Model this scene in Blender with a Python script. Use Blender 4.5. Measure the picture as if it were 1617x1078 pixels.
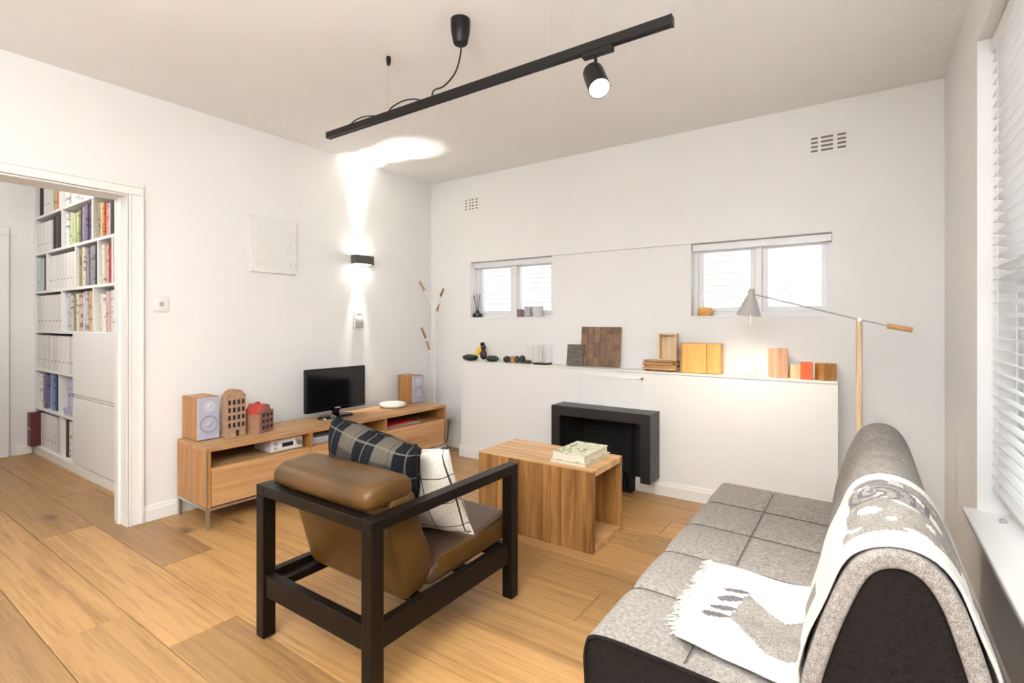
import bpy, bmesh, math, random
from mathutils import Vector, Matrix
random.seed(7)
PI = math.pi
for o in list(bpy.data.objects): bpy.data.objects.remove(o)
SC = bpy.context.scene
COL = SC.collection

# ---------------------------------------------------------------- camera
EYE = 1.25
cd = bpy.data.cameras.new('camera'); cam = bpy.data.objects.new('camera', cd); COL.objects.link(cam)
cd.sensor_width = 36.0; cd.lens = 36.0 * 805.0 / 1617.0
cd.shift_y = -31.0 / 1617.0; cd.clip_start = 0.03; cd.clip_end = 200
cam.location = (0, 0, EYE); cam.rotation_euler = (PI / 2, 0, math.radians(34.656))
SC.camera = cam
# ---------------------------------------------------------------- world
W = bpy.data.worlds.new('sky'); SC.world = W; W.use_nodes = True
bg = W.node_tree.nodes['Background']; bg.inputs['Color'].default_value = (0.97, 0.985, 1.0, 1); bg.inputs['Strength'].default_value = 2.2
# ---------------------------------------------------------------- exposure
SC.view_settings.view_transform = 'Standard'; SC.view_settings.look = 'None'
SC.view_settings.gamma = 1.0; SC.view_settings.use_curve_mapping = False
SC.view_settings.exposure = 0.22

# ---------------------------------------------------------------- room constants
XL, XR, YB, YF, ZC, YR = -3.70, 0.384, 3.875, 3.65, 2.67, -1.90
HX, HY0, HY1 = -6.55, -0.10, 1.42           # hallway end wall, near wall, bookcase front
LEDGE = 0.885

# ---------------------------------------------------------------- materials
def sock(n, *names):
    for k in names:
        if k in n.inputs: return n.inputs[k]
def new_mat(name):
    m = bpy.data.materials.new(name); m.use_nodes = True
    return m, m.node_tree.nodes, m.node_tree.links, m.node_tree.nodes['Principled BSDF']
def mat(name, col, rough=0.5, metal=0.0, bump=0.0, bscale=60.0, var=0.0, vscale=4.0, emit=None, estr=0, spec=0.5):
    m, N, L, P = new_mat(name)
    P.inputs['Base Color'].default_value = (*col, 1); P.inputs['Roughness'].default_value = rough
    P.inputs['Metallic'].default_value = metal
    P.inputs['Specular IOR Level'].default_value = spec
    tc = N.new('ShaderNodeTexCoord')
    if var > 0:
        nz = N.new('ShaderNodeTexNoise'); nz.inputs['Scale'].default_value = vscale; nz.inputs['Detail'].default_value = 5
        L.new(tc.outputs['Object'], nz.inputs['Vector'])
        cr = N.new('ShaderNodeValToRGB')
        cr.color_ramp.elements[0].position = 0.3; cr.color_ramp.elements[1].position = 0.7
        cr.color_ramp.elements[0].color = (*[c * (1 - var) for c in col], 1)
        cr.color_ramp.elements[1].color = (*[min(1, c * (1 + var)) for c in col], 1)
        L.new(nz.outputs['Fac'], cr.inputs['Fac']); L.new(cr.outputs['Color'], P.inputs['Base Color'])
    if bump > 0:
        nb = N.new('ShaderNodeTexNoise'); nb.inputs['Scale'].default_value = bscale; nb.inputs['Detail'].default_value = 4
        L.new(tc.outputs['Object'], nb.inputs['Vector'])
        b = N.new('ShaderNodeBump'); b.inputs['Strength'].default_value = bump; b.inputs['Distance'].default_value = 0.002
        L.new(nb.outputs['Fac'], b.inputs['Height']); L.new(b.outputs['Normal'], P.inputs['Normal'])
    if emit:
        P.inputs['Emission Color'].default_value = (*emit, 1); P.inputs['Emission Strength'].default_value = estr
    return m
def wood(name, dark, light, axis='x', scale=9.0, stretch=14.0, rough=0.42, rnd=0.25, knots=True, bump=0.12, fine=1.0):
    """grain that runs along one axis, tone varied per object"""
    m, N, L, P = new_mat(name)
    tc = N.new('ShaderNodeTexCoord'); oi = N.new('ShaderNodeObjectInfo')
    off = N.new('ShaderNodeVectorMath'); off.operation = 'SCALE'; off.inputs[0].default_value = (37.0, 53.0, 71.0)
    L.new(oi.outputs['Random'], off.inputs['Scale'])
    add = N.new('ShaderNodeVectorMath'); add.operation = 'ADD'
    L.new(tc.outputs['Object'], add.inputs[0]); L.new(off.outputs[0], add.inputs[1])
    mp = N.new('ShaderNodeMapping')
    s = [scale, scale, scale]; s['xyz'.index(axis)] = scale / stretch
    mp.inputs['Scale'].default_value = s
    L.new(add.outputs[0], mp.inputs['Vector'])
    n1 = N.new('ShaderNodeTexNoise'); n1.inputs['Scale'].default_value = 1.0; n1.inputs['Detail'].default_value = 6; n1.inputs['Distortion'].default_value = 1.2
    L.new(mp.outputs[0], n1.inputs['Vector'])
    n2 = N.new('ShaderNodeTexNoise'); n2.inputs['Scale'].default_value = 7.0; n2.inputs['Detail'].default_value = 3
    L.new(mp.outputs[0], n2.inputs['Vector'])
    mx = N.new('ShaderNodeMath'); mx.operation = 'MULTIPLY_ADD'; mx.inputs[1].default_value = 0.35 * fine
    L.new(n2.outputs['Fac'], mx.inputs[0]); L.new(n1.outputs['Fac'], mx.inputs[2])
    cr = N.new('ShaderNodeValToRGB')
    cr.color_ramp.elements[0].position = 0.42; cr.color_ramp.elements[0].color = (*dark, 1)
    cr.color_ramp.elements[1].position = 0.86; cr.color_ramp.elements[1].color = (*light, 1)
    L.new(mx.outputs[0], cr.inputs['Fac'])
    last = cr.outputs['Color']
    if knots:
        vo = N.new('ShaderNodeTexVoronoi'); vo.inputs['Scale'].default_value = 1.0
        mk = N.new('ShaderNodeMapping'); ks = [2.6, 2.6, 2.6]; ks['xyz'.index(axis)] = 1.1
        mk.inputs['Scale'].default_value = ks
        L.new(add.outputs[0], mk.inputs['Vector']); L.new(mk.outputs[0], vo.inputs['Vector'])
        k = N.new('ShaderNodeValToRGB'); k.color_ramp.elements[0].position = 0.02; k.color_ramp.elements[0].color = (0.22, 0.20, 0.20, 1)
        k.color_ramp.elements[1].position = 0.13; k.color_ramp.elements[1].color = (1, 1, 1, 1)
        L.new(vo.outputs['Distance'], k.inputs['Fac'])
        mm = N.new('ShaderNodeMix'); mm.data_type = 'RGBA'; mm.blend_type = 'MULTIPLY'; mm.inputs[0].default_value = 0.8
        L.new(last, mm.inputs[6]); L.new(k.outputs['Color'], mm.inputs[7]); last = mm.outputs[2]
    hs = N.new('ShaderNodeHueSaturation')
    mr = N.new('ShaderNodeMapRange'); mr.inputs['To Min'].default_value = 1 - rnd; mr.inputs['To Max'].default_value = 1 + rnd
    L.new(oi.outputs['Random'], mr.inputs['Value']); L.new(mr.outputs[0], hs.inputs['Value'])
    L.new(last, hs.inputs['Color']); L.new(hs.outputs['Color'], P.inputs['Base Color'])
    P.inputs['Roughness'].default_value = rough
    b = N.new('ShaderNodeBump'); b.inputs['Strength'].default_value = bump; b.inputs['Distance'].default_value = 0.002
    L.new(mx.outputs[0], b.inputs['Height']); L.new(b.outputs['Normal'], P.inputs['Normal'])
    return m
def fabric(name, c1, c2, scale=260.0, rough=0.95, bump=0.5, pos=(0.35, 0.65)):
    m, N, L, P = new_mat(name)
    tc = N.new('ShaderNodeTexCoord')
    nz = N.new('ShaderNodeTexNoise'); nz.inputs['Scale'].default_value = scale; nz.inputs['Detail'].default_value = 3
    L.new(tc.outputs['Object'], nz.inputs['Vector'])
    n2 = N.new('ShaderNodeTexNoise'); n2.inputs['Scale'].default_value = scale * 0.12; n2.inputs['Detail'].default_value = 2
    L.new(tc.outputs['Object'], n2.inputs['Vector'])
    av = N.new('ShaderNodeMath'); av.operation = 'MULTIPLY_ADD'; av.inputs[1].default_value = 0.3
    sb = N.new('ShaderNodeMath'); sb.operation = 'SUBTRACT'; sb.inputs[1].default_value = 0.5
    L.new(n2.outputs['Fac'], sb.inputs[0]); L.new(sb.outputs[0], av.inputs[0]); L.new(nz.outputs['Fac'], av.inputs[2])
    cr = N.new('ShaderNodeValToRGB'); cr.color_ramp.elements[0].position = pos[0]; cr.color_ramp.elements[1].position = pos[1]
    cr.color_ramp.elements[0].color = (*c1, 1); cr.color_ramp.elements[1].color = (*c2, 1)
    L.new(av.outputs[0], cr.inputs['Fac']); L.new(cr.outputs['Color'], P.inputs['Base Color'])
    P.inputs['Roughness'].default_value = rough; P.inputs['Specular IOR Level'].default_value = 0.2
    b = N.new('ShaderNodeBump'); b.inputs['Strength'].default_value = bump; b.inputs['Distance'].default_value = 0.002
    L.new(nz.outputs['Fac'], b.inputs['Height']); L.new(b.outputs['Normal'], P.inputs['Normal'])
    return m
def glass(name, tint=(1, 1, 1), ior=1.12):
    m, N, L, P = new_mat(name); N.remove(P)
    out = N['Material Output']; t = N.new('ShaderNodeBsdfTransparent'); t.inputs['Color'].default_value = (*tint, 1)
    g = N.new('ShaderNodeBsdfGlossy'); g.inputs['Roughness'].default_value = 0.02
    lw = N.new('ShaderNodeLayerWeight'); lw.inputs['Blend'].default_value = 0.5
    pw = N.new('ShaderNodeMath'); pw.operation = 'POWER'; pw.inputs[1].default_value = 5.0; L.new(lw.outputs['Facing'], pw.inputs[0])
    f = N.new('ShaderNodeMath'); f.operation = 'MULTIPLY_ADD'; f.inputs[1].default_value = 0.5; f.inputs[2].default_value = (ior - 1) * 0.25
    L.new(pw.outputs[0], f.inputs[0])
    mx = N.new('ShaderNodeMixShader'); L.new(f.outputs[0], mx.inputs[0]); L.new(t.outputs[0], mx.inputs[1]); L.new(g.outputs[0], mx.inputs[2])
    L.new(mx.outputs[0], out.inputs['Surface'])
    return m
def objcol(name, rough=0.6, bump=0.0, printed=False):
    """cover colour comes from the object itself"""
    m, N, L, P = new_mat(name)
    oi = N.new('ShaderNodeObjectInfo'); last = oi.outputs['Color']
    if printed:
        tc = N.new('ShaderNodeTexCoord'); mp = N.new('ShaderNodeMapping'); mp.inputs['Scale'].default_value = (1.2, 1, 9)
        L.new(tc.outputs['Object'], mp.inputs['Vector'])
        sc_ = N.new('ShaderNodeVectorMath'); sc_.operation = 'SCALE'; sc_.inputs[0].default_value = (31, 57, 83); L.new(oi.outputs['Random'], sc_.inputs['Scale'])
        ad = N.new('ShaderNodeVectorMath'); L.new(mp.outputs[0], ad.inputs[0]); L.new(sc_.outputs[0], ad.inputs[1])
        nz = N.new('ShaderNodeTexNoise'); nz.inputs['Scale'].default_value = 1.0; nz.inputs['Detail'].default_value = 1
        L.new(ad.outputs[0], nz.inputs['Vector'])
        cr = N.new('ShaderNodeValToRGB'); cr.color_ramp.interpolation = 'CONSTANT'
        cr.color_ramp.elements[0].color = (1, 1, 1, 1); cr.color_ramp.elements[1].position = 0.6; cr.color_ramp.elements[1].color = (0.45, 0.45, 0.5, 1)
        L.new(nz.outputs['Fac'], cr.inputs['Fac'])
        mm = N.new('ShaderNodeMix'); mm.data_type = 'RGBA'; mm.blend_type = 'MULTIPLY'; mm.inputs[0].default_value = 1
        L.new(last, mm.inputs[6]); L.new(cr.outputs['Color'], mm.inputs[7]); last = mm.outputs[2]
    L.new(last, P.inputs['Base Color']); P.inputs['Roughness'].default_value = rough
    return m

M_ = {}
M_['wall'] = mat('painted_plaster', (0.86, 0.853, 0.84), 0.85, bump=0.15, bscale=35, var=0.012, vscale=1.5)
M_['ceiling'] = mat('ceiling_paint', (0.93, 0.935, 0.93), 0.9, bump=0.1, bscale=30, var=0.01)
M_['trim'] = mat('gloss_white_trim', (0.86, 0.85, 0.82), 0.35)
M_['white'] = mat('white_lacquer', (0.84, 0.83, 0.81), 0.4)
M_['winframe'] = mat('white_window_paint', (0.84, 0.85, 0.86), 0.35)
M_['blind'] = mat('white_blind_slat', (0.88, 0.88, 0.87), 0.4)
M_['glass'] = glass('window_glass')
M_['floor'] = wood('oak_plank', (0.225, 0.107, 0.034), (0.435, 0.245, 0.092), 'x', 24, 24, 0.40, 0.24, fine=1.6)
M_['subfloor'] = mat('joint_dark', (0.05, 0.025, 0.01), 0.9)
M_['oak_y'] = wood('oak_bench_long', (0.33, 0.155, 0.055), (0.62, 0.36, 0.165), 'y', 12, 14, 0.42, 0.08, knots=False)
M_['oak_z'] = wood('oak_upright', (0.26, 0.105, 0.026), (0.50, 0.245, 0.075), 'z', 12, 12, 0.42, 0.10, knots=False)
M_['stave_z'] = wood('oak_stave_upright', (0.17, 0.065, 0.014), (0.43, 0.215, 0.065), 'z', 14, 12, 0.45, 0.30)
M_['stave_x'] = wood('oak_stave_long', (0.42, 0.21, 0.08), (0.74, 0.46, 0.22), 'x', 12, 12, 0.38, 0.15)
M_['palewood'] = wood('pale_wood', (0.55, 0.38, 0.20), (0.80, 0.62, 0.40), 'z', 18, 10, 0.5, 0.08, knots=False)
M_['palewood_x'] = wood('pale_wood_long', (0.50, 0.34, 0.18), (0.78, 0.58, 0.36), 'x', 18, 10, 0.5, 0.08, knots=False)
M_['orangewood'] = wood('orange_wood', (0.62, 0.30, 0.07), (0.82, 0.46, 0.14), 'z', 16, 12, 0.5, 0.06, knots=False)
M_['pinkwood'] = wood('pink_wood', (0.55, 0.30, 0.18), (0.74, 0.46, 0.30), 'z', 16, 12, 0.5, 0.06, knots=False)
M_['redwood'] = mat('red_painted_wood', (0.62, 0.10, 0.02), 0.45, var=0.15, vscale=30)
M_['brownwood'] = wood('brown_wood', (0.30, 0.13, 0.03), (0.55, 0.28, 0.08), 'z', 18, 10, 0.5, 0.1, knots=False)
M_['twig'] = wood('twig_wood', (0.16, 0.07, 0.03), (0.52, 0.30, 0.14), 'x', 30, 10, 0.7, 0.35, knots=False)
M_['darkframe'] = wood('espresso_wood', (0.003, 0.002, 0.0015), (0.008, 0.0045, 0.003), 'z', 14, 12, 0.42, 0.1, knots=False, bump=0.08)
M_['darkframe'].node_tree.nodes['Principled BSDF'].inputs['Specular IOR Level'].default_value = 0.2
M_['leather'] = mat('tan_leather', (0.085, 0.040, 0.0085), 0.38, spec=0.35, bump=0.35, bscale=120, var=0.3, vscale=7)
M_['leather_dark'] = mat('dark_brown_leather', (0.085, 0.045, 0.028), 0.33, bump=0.35, bscale=90, var=0.3, vscale=8)
M_['leather_back'] = mat('leather_back_panel', (0.11, 0.05, 0.018), 0.5, bump=0.3, bscale=120, var=0.3, vscale=6)
M_['steel'] = mat('brushed_steel', (0.55, 0.54, 0.52), 0.35, 1.0)
M_['chrome'] = mat('chrome', (0.8, 0.8, 0.8), 0.12, 1.0)
M_['black'] = mat('satin_black', (0.006, 0.005, 0.005), 0.4, spec=0.3)
M_['matte_black'] = mat('matte_black', (0.006, 0.006, 0.006), 0.9)
M_['firesteel'] = mat('black_steel', (0.012, 0.011, 0.010), 0.45, bump=0.1, bscale=50, var=0.15)
M_['screen'] = mat('tv_glass', (0.004, 0.004, 0.005), 0.08)
M_['gunmetal'] = mat('sconce_grey', (0.09, 0.085, 0.07), 0.45, 0.3)
M_['cable'] = mat('black_cable', (0.015, 0.014, 0.013), 0.55)
M_['wire'] = mat('thin_steel_wire', (0.6, 0.6, 0.58), 0.4, 0.6)
M_['baffle'] = mat('speaker_baffle', (0.42, 0.43, 0.54), 0.5)
M_['cone'] = mat('speaker_cone', (0.45, 0.46, 0.54), 0.4)
M_['surround'] = mat('speaker_rubber', (0.30, 0.30, 0.36), 0.6)
M_['dome'] = mat('speaker_dome', (0.55, 0.56, 0.6), 0.3)
M_['sofa'] = fabric('heather_grey_fabric', (0.13, 0.116, 0.106), (0.48, 0.44, 0.405), 650, pos=(0.36, 0.66))
M_['sofadark'] = fabric('black_brown_fabric', (0.006, 0.0045, 0.004), (0.020, 0.015, 0.013), 500)
M_['sofaback'] = fabric('brown_backing_cloth', (0.10, 0.065, 0.045), (0.22, 0.16, 0.12), 260)
M_['seam'] = mat('seam_thread', (0.05, 0.045, 0.04), 0.9)
M_['throw'] = fabric('cream_throw', (0.60, 0.57, 0.52), (0.80, 0.775, 0.735), 200, bump=0.7)
M_['throwgrey'] = fabric('grey_throw_print', (0.20, 0.185, 0.165), (0.38, 0.355, 0.325), 200, bump=0.7)
M_['throwdark'] = fabric('dark_grey_throw_print', (0.10, 0.095, 0.10), (0.20, 0.19, 0.20), 200, bump=0.7)
M_['ceramic'] = mat('white_ceramic', (0.86, 0.84, 0.78), 0.25)
M_['house_wall'] = mat('terracotta_house', (0.36, 0.19, 0.11), 0.8, var=0.15, vscale=40)
M_['house_pale'] = mat('pale_brick_house', (0.40, 0.25, 0.16), 0.8, var=0.15, vscale=40)
M_['house_red'] = mat('red_roof', (0.42, 0.05, 0.035), 0.6, var=0.2, vscale=40)
M_['house_brown'] = mat('mauve_brick_house', (0.22, 0.11, 0.085), 0.8, var=0.15, vscale=40)
M_['house_win'] = mat('dark_house_window', (0.02, 0.008, 0.005), 0.6)
M_['radio'] = mat('silver_plastic', (0.62, 0.60, 0.57), 0.35)
M_['redpaper'] = mat('red_paper', (0.60, 0.03, 0.03), 0.5)
M_['shade'] = mat('pale_grey_enamel', (0.42, 0.40, 0.38), 0.4)
M_['stone'] = mat('dark_stone', (0.022, 0.024, 0.020), 0.45, var=0.4, vscale=30)
M_['stone_brown'] = mat('brown_stone', (0.09, 0.04, 0.025), 0.6, var=0.4, vscale=30)
M_['stone_orange'] = mat('orange_stone', (0.55, 0.27, 0.09), 0.6, var=0.3, vscale=30)
M_['yellow'] = mat('yellow_paint', (0.75, 0.58, 0.06), 0.5)
M_['plum'] = mat('plum_paint', (0.05, 0.015, 0.03), 0.5)
M_['acrylic'] = glass('clear_acrylic', (0.99, 0.99, 0.99), 1.06)
M_['acryledge'] = mat('acrylic_edge', (0.6, 0.6, 0.58), 0.2)
M_['blockprint'] = mat('grey_relief_block', (0.13, 0.115, 0.095), 0.7, var=0.5, vscale=45)
M_['tile'] = wood('walnut_tile', (0.11, 0.06, 0.034), (0.25, 0.155, 0.095), 'z', 24, 6, 0.6, 0.3, knots=False)
M_['bookcover'] = objcol('cover_cloth', 0.55, printed=True)
M_['boxfile'] = objcol('file_card', 0.6)
M_['paper'] = mat('page_edges', (0.78, 0.72, 0.60), 0.8)
M_['ink'] = mat('label_ink', (0.12, 0.10, 0.09), 0.7)
M_['bulb'] = mat('lit_lens', (1, 1, 1), 0.3, emit=(1.0, 0.93, 0.82), estr=30)
M_['bulbwarm'] = mat('lit_bulb', (1, 1, 1), 0.3, emit=(1.0, 0.80, 0.55), estr=12)
M_['halldome'] = mat('lit_dome', (1, 1, 1), 0.4, emit=(1.0, 0.92, 0.82), estr=6)
M_['plastic'] = mat('white_plastic', (0.82, 0.81, 0.78), 0.35)
M_['greyplastic'] = mat('grey_plastic', (0.42, 0.42, 0.41), 0.4)
M_['slot'] = mat('vent_slot_dark', (0.22, 0.185, 0.15), 0.9)
M_['reed'] = mat('dark_reed', (0.03, 0.03, 0.035), 0.7)
M_['darkglass'] = mat('dark_glass_bottle', (0.02, 0.022, 0.025), 0.15)
M_['jar'] = mat('speckled_grey_jar', (0.42, 0.43, 0.45), 0.4, var=0.5, vscale=60)
M_['redbrownjar'] = mat('mauve_tin', (0.20, 0.13, 0.12), 0.5)

def tartan(name, dark=True):
    m, N, L, P = new_mat(name)
    tc = N.new('ShaderNodeTexCoord'); sep = N.new('ShaderNodeSeparateXYZ'); L.new(tc.outputs['Object'], sep.inputs[0])
    def bands(axis, period, width, phase=0.0):
        a = N.new('ShaderNodeMath'); a.operation = 'ADD'; a.inputs[1].default_value = phase + 10 * period; L.new(sep.outputs[axis], a.inputs[0])
        md = N.new('ShaderNodeMath'); md.operation = 'MODULO'; md.inputs[1].default_value = period; L.new(a.outputs[0], md.inputs[0])
        lt = N.new('ShaderNodeMath'); lt.operation = 'LESS_THAN'; lt.inputs[1].default_value = width; L.new(md.outputs[0], lt.inputs[0])
        return lt.outputs[0]
    def mix(fac, a, b):
        mm = N.new('ShaderNodeMix'); mm.data_type = 'RGBA'
        if isinstance(fac, float): mm.inputs[0].default_value = fac
        else: L.new(fac, mm.inputs[0])
        for i, v in ((6, a), (7, b)):
            if isinstance(v, tuple): mm.inputs[i].default_value = (*v, 1)
            else: L.new(v, mm.inputs[i])
        return mm.outputs[2]
    def half(s):
        h = N.new('ShaderNodeMath'); h.operation = 'MULTIPLY'; h.inputs[1].default_value = 0.55; L.new(s, h.inputs[0]); return h.outputs[0]
    if dark:
        c = mix(bands(0, 0.20, 0.10, 0.03), (0.10, 0.085, 0.066), (0.008, 0.009, 0.011))
        c = mix(half(bands(1, 0.20, 0.10, 0.05)), c, (0.008, 0.009, 0.011))
        c = mix(half(bands(0, 0.20, 0.006, -0.02)), c, (0.16, 0.14, 0.11))
        c = mix(half(bands(1, 0.10, 0.006, 0.0)), c, (0.16, 0.15, 0.125))
        c = mix(half(bands(0, 0.10, 0.004, 0.055)), c, (0.02, 0.02, 0.02))
    else:
        c = mix(bands(0, 0.115, 0.004, 0.02), (0.70, 0.66, 0.58), (0.05, 0.05, 0.055))
        c = mix(bands(1, 0.115, 0.004, 0.03), c, (0.05, 0.05, 0.055))
    nz = N.new('ShaderNodeTexNoise'); nz.inputs['Scale'].default_value = 220; L.new(tc.outputs['Object'], nz.inputs['Vector'])
    mr = N.new('ShaderNodeMapRange'); mr.inputs['To Min'].default_value = 0.55; mr.inputs['To Max'].default_value = 1.45; L.new(nz.outputs['Fac'], mr.inputs[0])
    hs = N.new('ShaderNodeHueSaturation'); L.new(mr.outputs[0], hs.inputs['Value']); L.new(c, hs.inputs['Color'])
    L.new(hs.outputs[0], P.inputs['Base Color']); P.inputs['Roughness'].default_value = 0.95; P.inputs['Specular IOR Level'].default_value = 0.15
    b = N.new('ShaderNodeBump'); b.inputs['Strength'].default_value = 0.6; b.inputs['Distance'].default_value = 0.003
    L.new(nz.outputs['Fac'], b.inputs['Height']); L.new(b.outputs[0], P.inputs['Normal'])
    return m
M_['tartan'] = tartan('dark_tartan_wool'); M_['windowpane'] = tartan('cream_windowpane_wool', False)
def floral():
    m, N, L, P = new_mat('floral_cover_print')
    tc = N.new('ShaderNodeTexCoord'); nz = N.new('ShaderNodeTexNoise'); nz.inputs['Scale'].default_value = 14; nz.inputs['Detail'].default_value = 4; nz.inputs['Distortion'].default_value = 2
    L.new(tc.outputs['Object'], nz.inputs['Vector'])
    cr = N.new('ShaderNodeValToRGB'); e = cr.color_ramp.elements
    e[0].position = 0.30; e[0].color = (0.03, 0.035, 0.02, 1); e[1].position = 0.40; e[1].color = (0.30, 0.33, 0.12, 1)
    x = e.new(0.46); x.color = (0.72, 0.72, 0.50, 1); x = e.new(0.62); x.color = (0.80, 0.80, 0.66, 1); x = e.new(0.72); x.color = (0.50, 0.55, 0.22, 1)
    L.new(nz.outputs['Fac'], cr.inputs[0]); L.new(cr.outputs[0], P.inputs['Base Color']); P.inputs['Roughness'].default_value = 0.35
    return m
M_['floral'] = floral()

# ---------------------------------------------------------------- mesh helpers
class MB:
    def __init__(s): s.v = []; s.f = []; s.m = []
    def add(s, vs, fs, m=0):
        n = len(s.v); s.v += [tuple(p) for p in vs]
        for f in fs: s.f.append([i + n for i in f]); s.m.append(m)
        return s
    def box(s, x0, x1, y0, y1, z0, z1, m=0):
        x0, x1 = min(x0, x1), max(x0, x1); y0, y1 = min(y0, y1), max(y0, y1); z0, z1 = min(z0, z1), max(z0, z1)
        vs = [(x0,y0,z0),(x1,y0,z0),(x1,y1,z0),(x0,y1,z0),(x0,y0,z1),(x1,y0,z1),(x1,y1,z1),(x0,y1,z1)]
        return s.add(vs, [(0,3,2,1),(4,5,6,7),(0,1,5,4),(1,2,6,5),(2,3,7,6),(3,0,4,7)], m)
    def bm(s, b, m=0):
        b.verts.ensure_lookup_table(); b.verts.index_update()
        s.add([v.co[:] for v in b.verts], [[v.index for v in f.verts] for f in b.faces], m); b.free(); return s
    def rbox(s, x0, x1, y0, y1, z0, z1, r=0.004, seg=2, m=0):
        b = bmesh.new(); bmesh.ops.create_cube(b, size=1)
        for v in b.verts:
            v.co = Vector(((x0 + x1) / 2 + v.co.x * abs(x1 - x0), (y0 + y1) / 2 + v.co.y * abs(y1 - y0), (z0 + z1) / 2 + v.co.z * abs(z1 - z0)))
        r = min(r, 0.49 * min(abs(x1 - x0), abs(y1 - y0), abs(z1 - z0)))
        bmesh.ops.bevel(b, geom=list(b.edges), offset=r, segments=seg, profile=0.5, affect='EDGES')
        return s.bm(b, m)
    def cyl(s, p0, p1, r0, r1=None, n=16, m=0, cap=True):
        r1 = r0 if r1 is None else r1
        p0 = Vector(p0); p1 = Vector(p1); d = (p1 - p0).normalized()
        a = d.orthogonal().normalized(); c = d.cross(a)
        vs = []; fs = []
        for p, r in ((p0, r0), (p1, r1)):
            for i in range(n):
                t = 2 * PI * i / n; vs.append(p + a * (math.cos(t) * r) + c * (math.sin(t) * r))
        for i in range(n): j = (i + 1) % n; fs.append((i, j, n + j, n + i))
        if cap: fs.append(tuple(range(n))[::-1]); fs.append(tuple(range(n, 2 * n)))
        return s.add(vs, fs, m)
    def tube(s, pts, r, n=8, m=0):
        pts = [Vector(p) for p in pts]; vs = []; fs = []; K = len(pts)
        a = None
        for i, p in enumerate(pts):
            d = (pts[min(i + 1, K - 1)] - pts[max(i - 1, 0)]).normalized()
            if a is None: a = d.orthogonal().normalized()
            a = (a - d * a.dot(d)).normalized(); c = d.cross(a)
            for k in range(n):
                t = 2 * PI * k / n; vs.append(p + a * (math.cos(t) * r) + c * (math.sin(t) * r))
        for i in range(K - 1):
            for k in range(n):
                j = (k + 1) % n; fs.append((i * n + k, i * n + j, (i + 1) * n + j, (i + 1) * n + k))
        fs.append(tuple(range(n))[::-1]); fs.append(tuple(range((K - 1) * n, K * n)))
        return s.add(vs, fs, m)
    def lathe(s, prof, c=(0, 0, 0), n=24, m=0, mtx=None):
        vs = []; fs = []; K = len(prof)
        for r, z in prof:
            for k in range(n):
                t = 2 * PI * k / n; p = Vector((r * math.cos(t), r * math.sin(t), z))
                if mtx is not None: p = mtx @ p
                vs.append(p + Vector(c))
        for i in range(K - 1):
            for k in range(n):
                j = (k + 1) % n; fs.append((i * n + k, i * n + j, (i + 1) * n + j, (i + 1) * n + k))
        if prof[0][0] > 1e-5: fs.append(tuple(range(n))[::-1])
        if prof[-1][0] > 1e-5: fs.append(tuple(range((K - 1) * n, K * n)))
        return s.add(vs, fs, m)
    def prism(s, poly, axis, a0, a1, m=0):
        n = len(poly)
        def P(p, a):
            return {'x': (a, p[0], p[1]), 'y': (p[0], a, p[1]), 'z': (p[0], p[1], a)}[axis]
        vs = [P(p, a0) for p in poly] + [P(p, a1) for p in poly]
        fs = [(i, (i + 1) % n, n + (i + 1) % n, n + i) for i in range(n)] + [tuple(range(n))[::-1], tuple(range(n, 2 * n))]
        return s.add(vs, fs, m)
    def ico(s, c, rx, ry, rz, sub=2, m=0, jit=0.0):
        b = bmesh.new(); bmesh.ops.create_icosphere(b, subdivisions=sub, radius=1)
        for v in b.verts:
            k = 1 + random.uniform(-jit, jit); v.co = Vector((c[0] + v.co.x * rx * k, c[1] + v.co.y * ry * k, c[2] + v.co.z * rz * k))
        return s.bm(b, m)
    def xf(s, mtx): s.v = [tuple(mtx @ Vector(p)) for p in s.v]; return s
    def build(s, name, mats, parent=None, world=True, smooth=None, loc=None):
        """one mesh object. world=True: coordinates are world ones and are moved into the parent's frame"""
        me = bpy.data.meshes.new(name)
        vs = s.v
        o = bpy.data.objects.new(name, me)
        if parent is not None:
            root = parent
            while root.parent is not None: root = root.parent
            if world:
                l = Vector(root['_loc']) if '_loc' in root else Vector(root.location); vs = [tuple(Vector(p) - l) for p in vs]
        elif loc is not None:
            vs = [tuple(Vector(p) - Vector(loc)) for p in vs]; o.location = loc
        me.from_pydata(vs, [], s.f)
        if not isinstance(mats, (list, tuple)): mats = [mats]
        for k in mats: me.materials.append(M_[k] if isinstance(k, str) else k)
        if len(mats) > 1: me.polygons.foreach_set('material_index', s.m)
        b = bmesh.new(); b.from_mesh(me); bmesh.ops.recalc_face_normals(b, faces=b.faces); b.to_mesh(me); b.free()
        if smooth is not None:
            me.polygons.foreach_set('use_smooth', [True] * len(me.polygons)); me.set_sharp_from_angle(angle=math.radians(smooth))
        me.update(); COL.objects.link(o)
        if parent is not None: o.parent = parent
        return o
def tag(o, label=None, cat=None, group=None, kind=None):
    if label: o['label'] = label
    if cat: o['category'] = cat
    if group: o['group'] = group
    if kind: o['kind'] = kind
    return o
def thing(name, label, cat, loc=(0, 0, 0), rz=0.0, group=None):
    o = bpy.data.objects.new(name, None); COL.objects.link(o); o.empty_display_size = 0.05
    o.location = loc; o.rotation_euler = (0, 0, rz)
    return tag(o, label, cat, group)
def struct(name, mb, mats, parent=None, smooth=None, label=None):
    o = mb.build(name, mats, parent, smooth=smooth)
    if parent is None: tag(o, label, None, None, 'structure')
    return o
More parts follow.
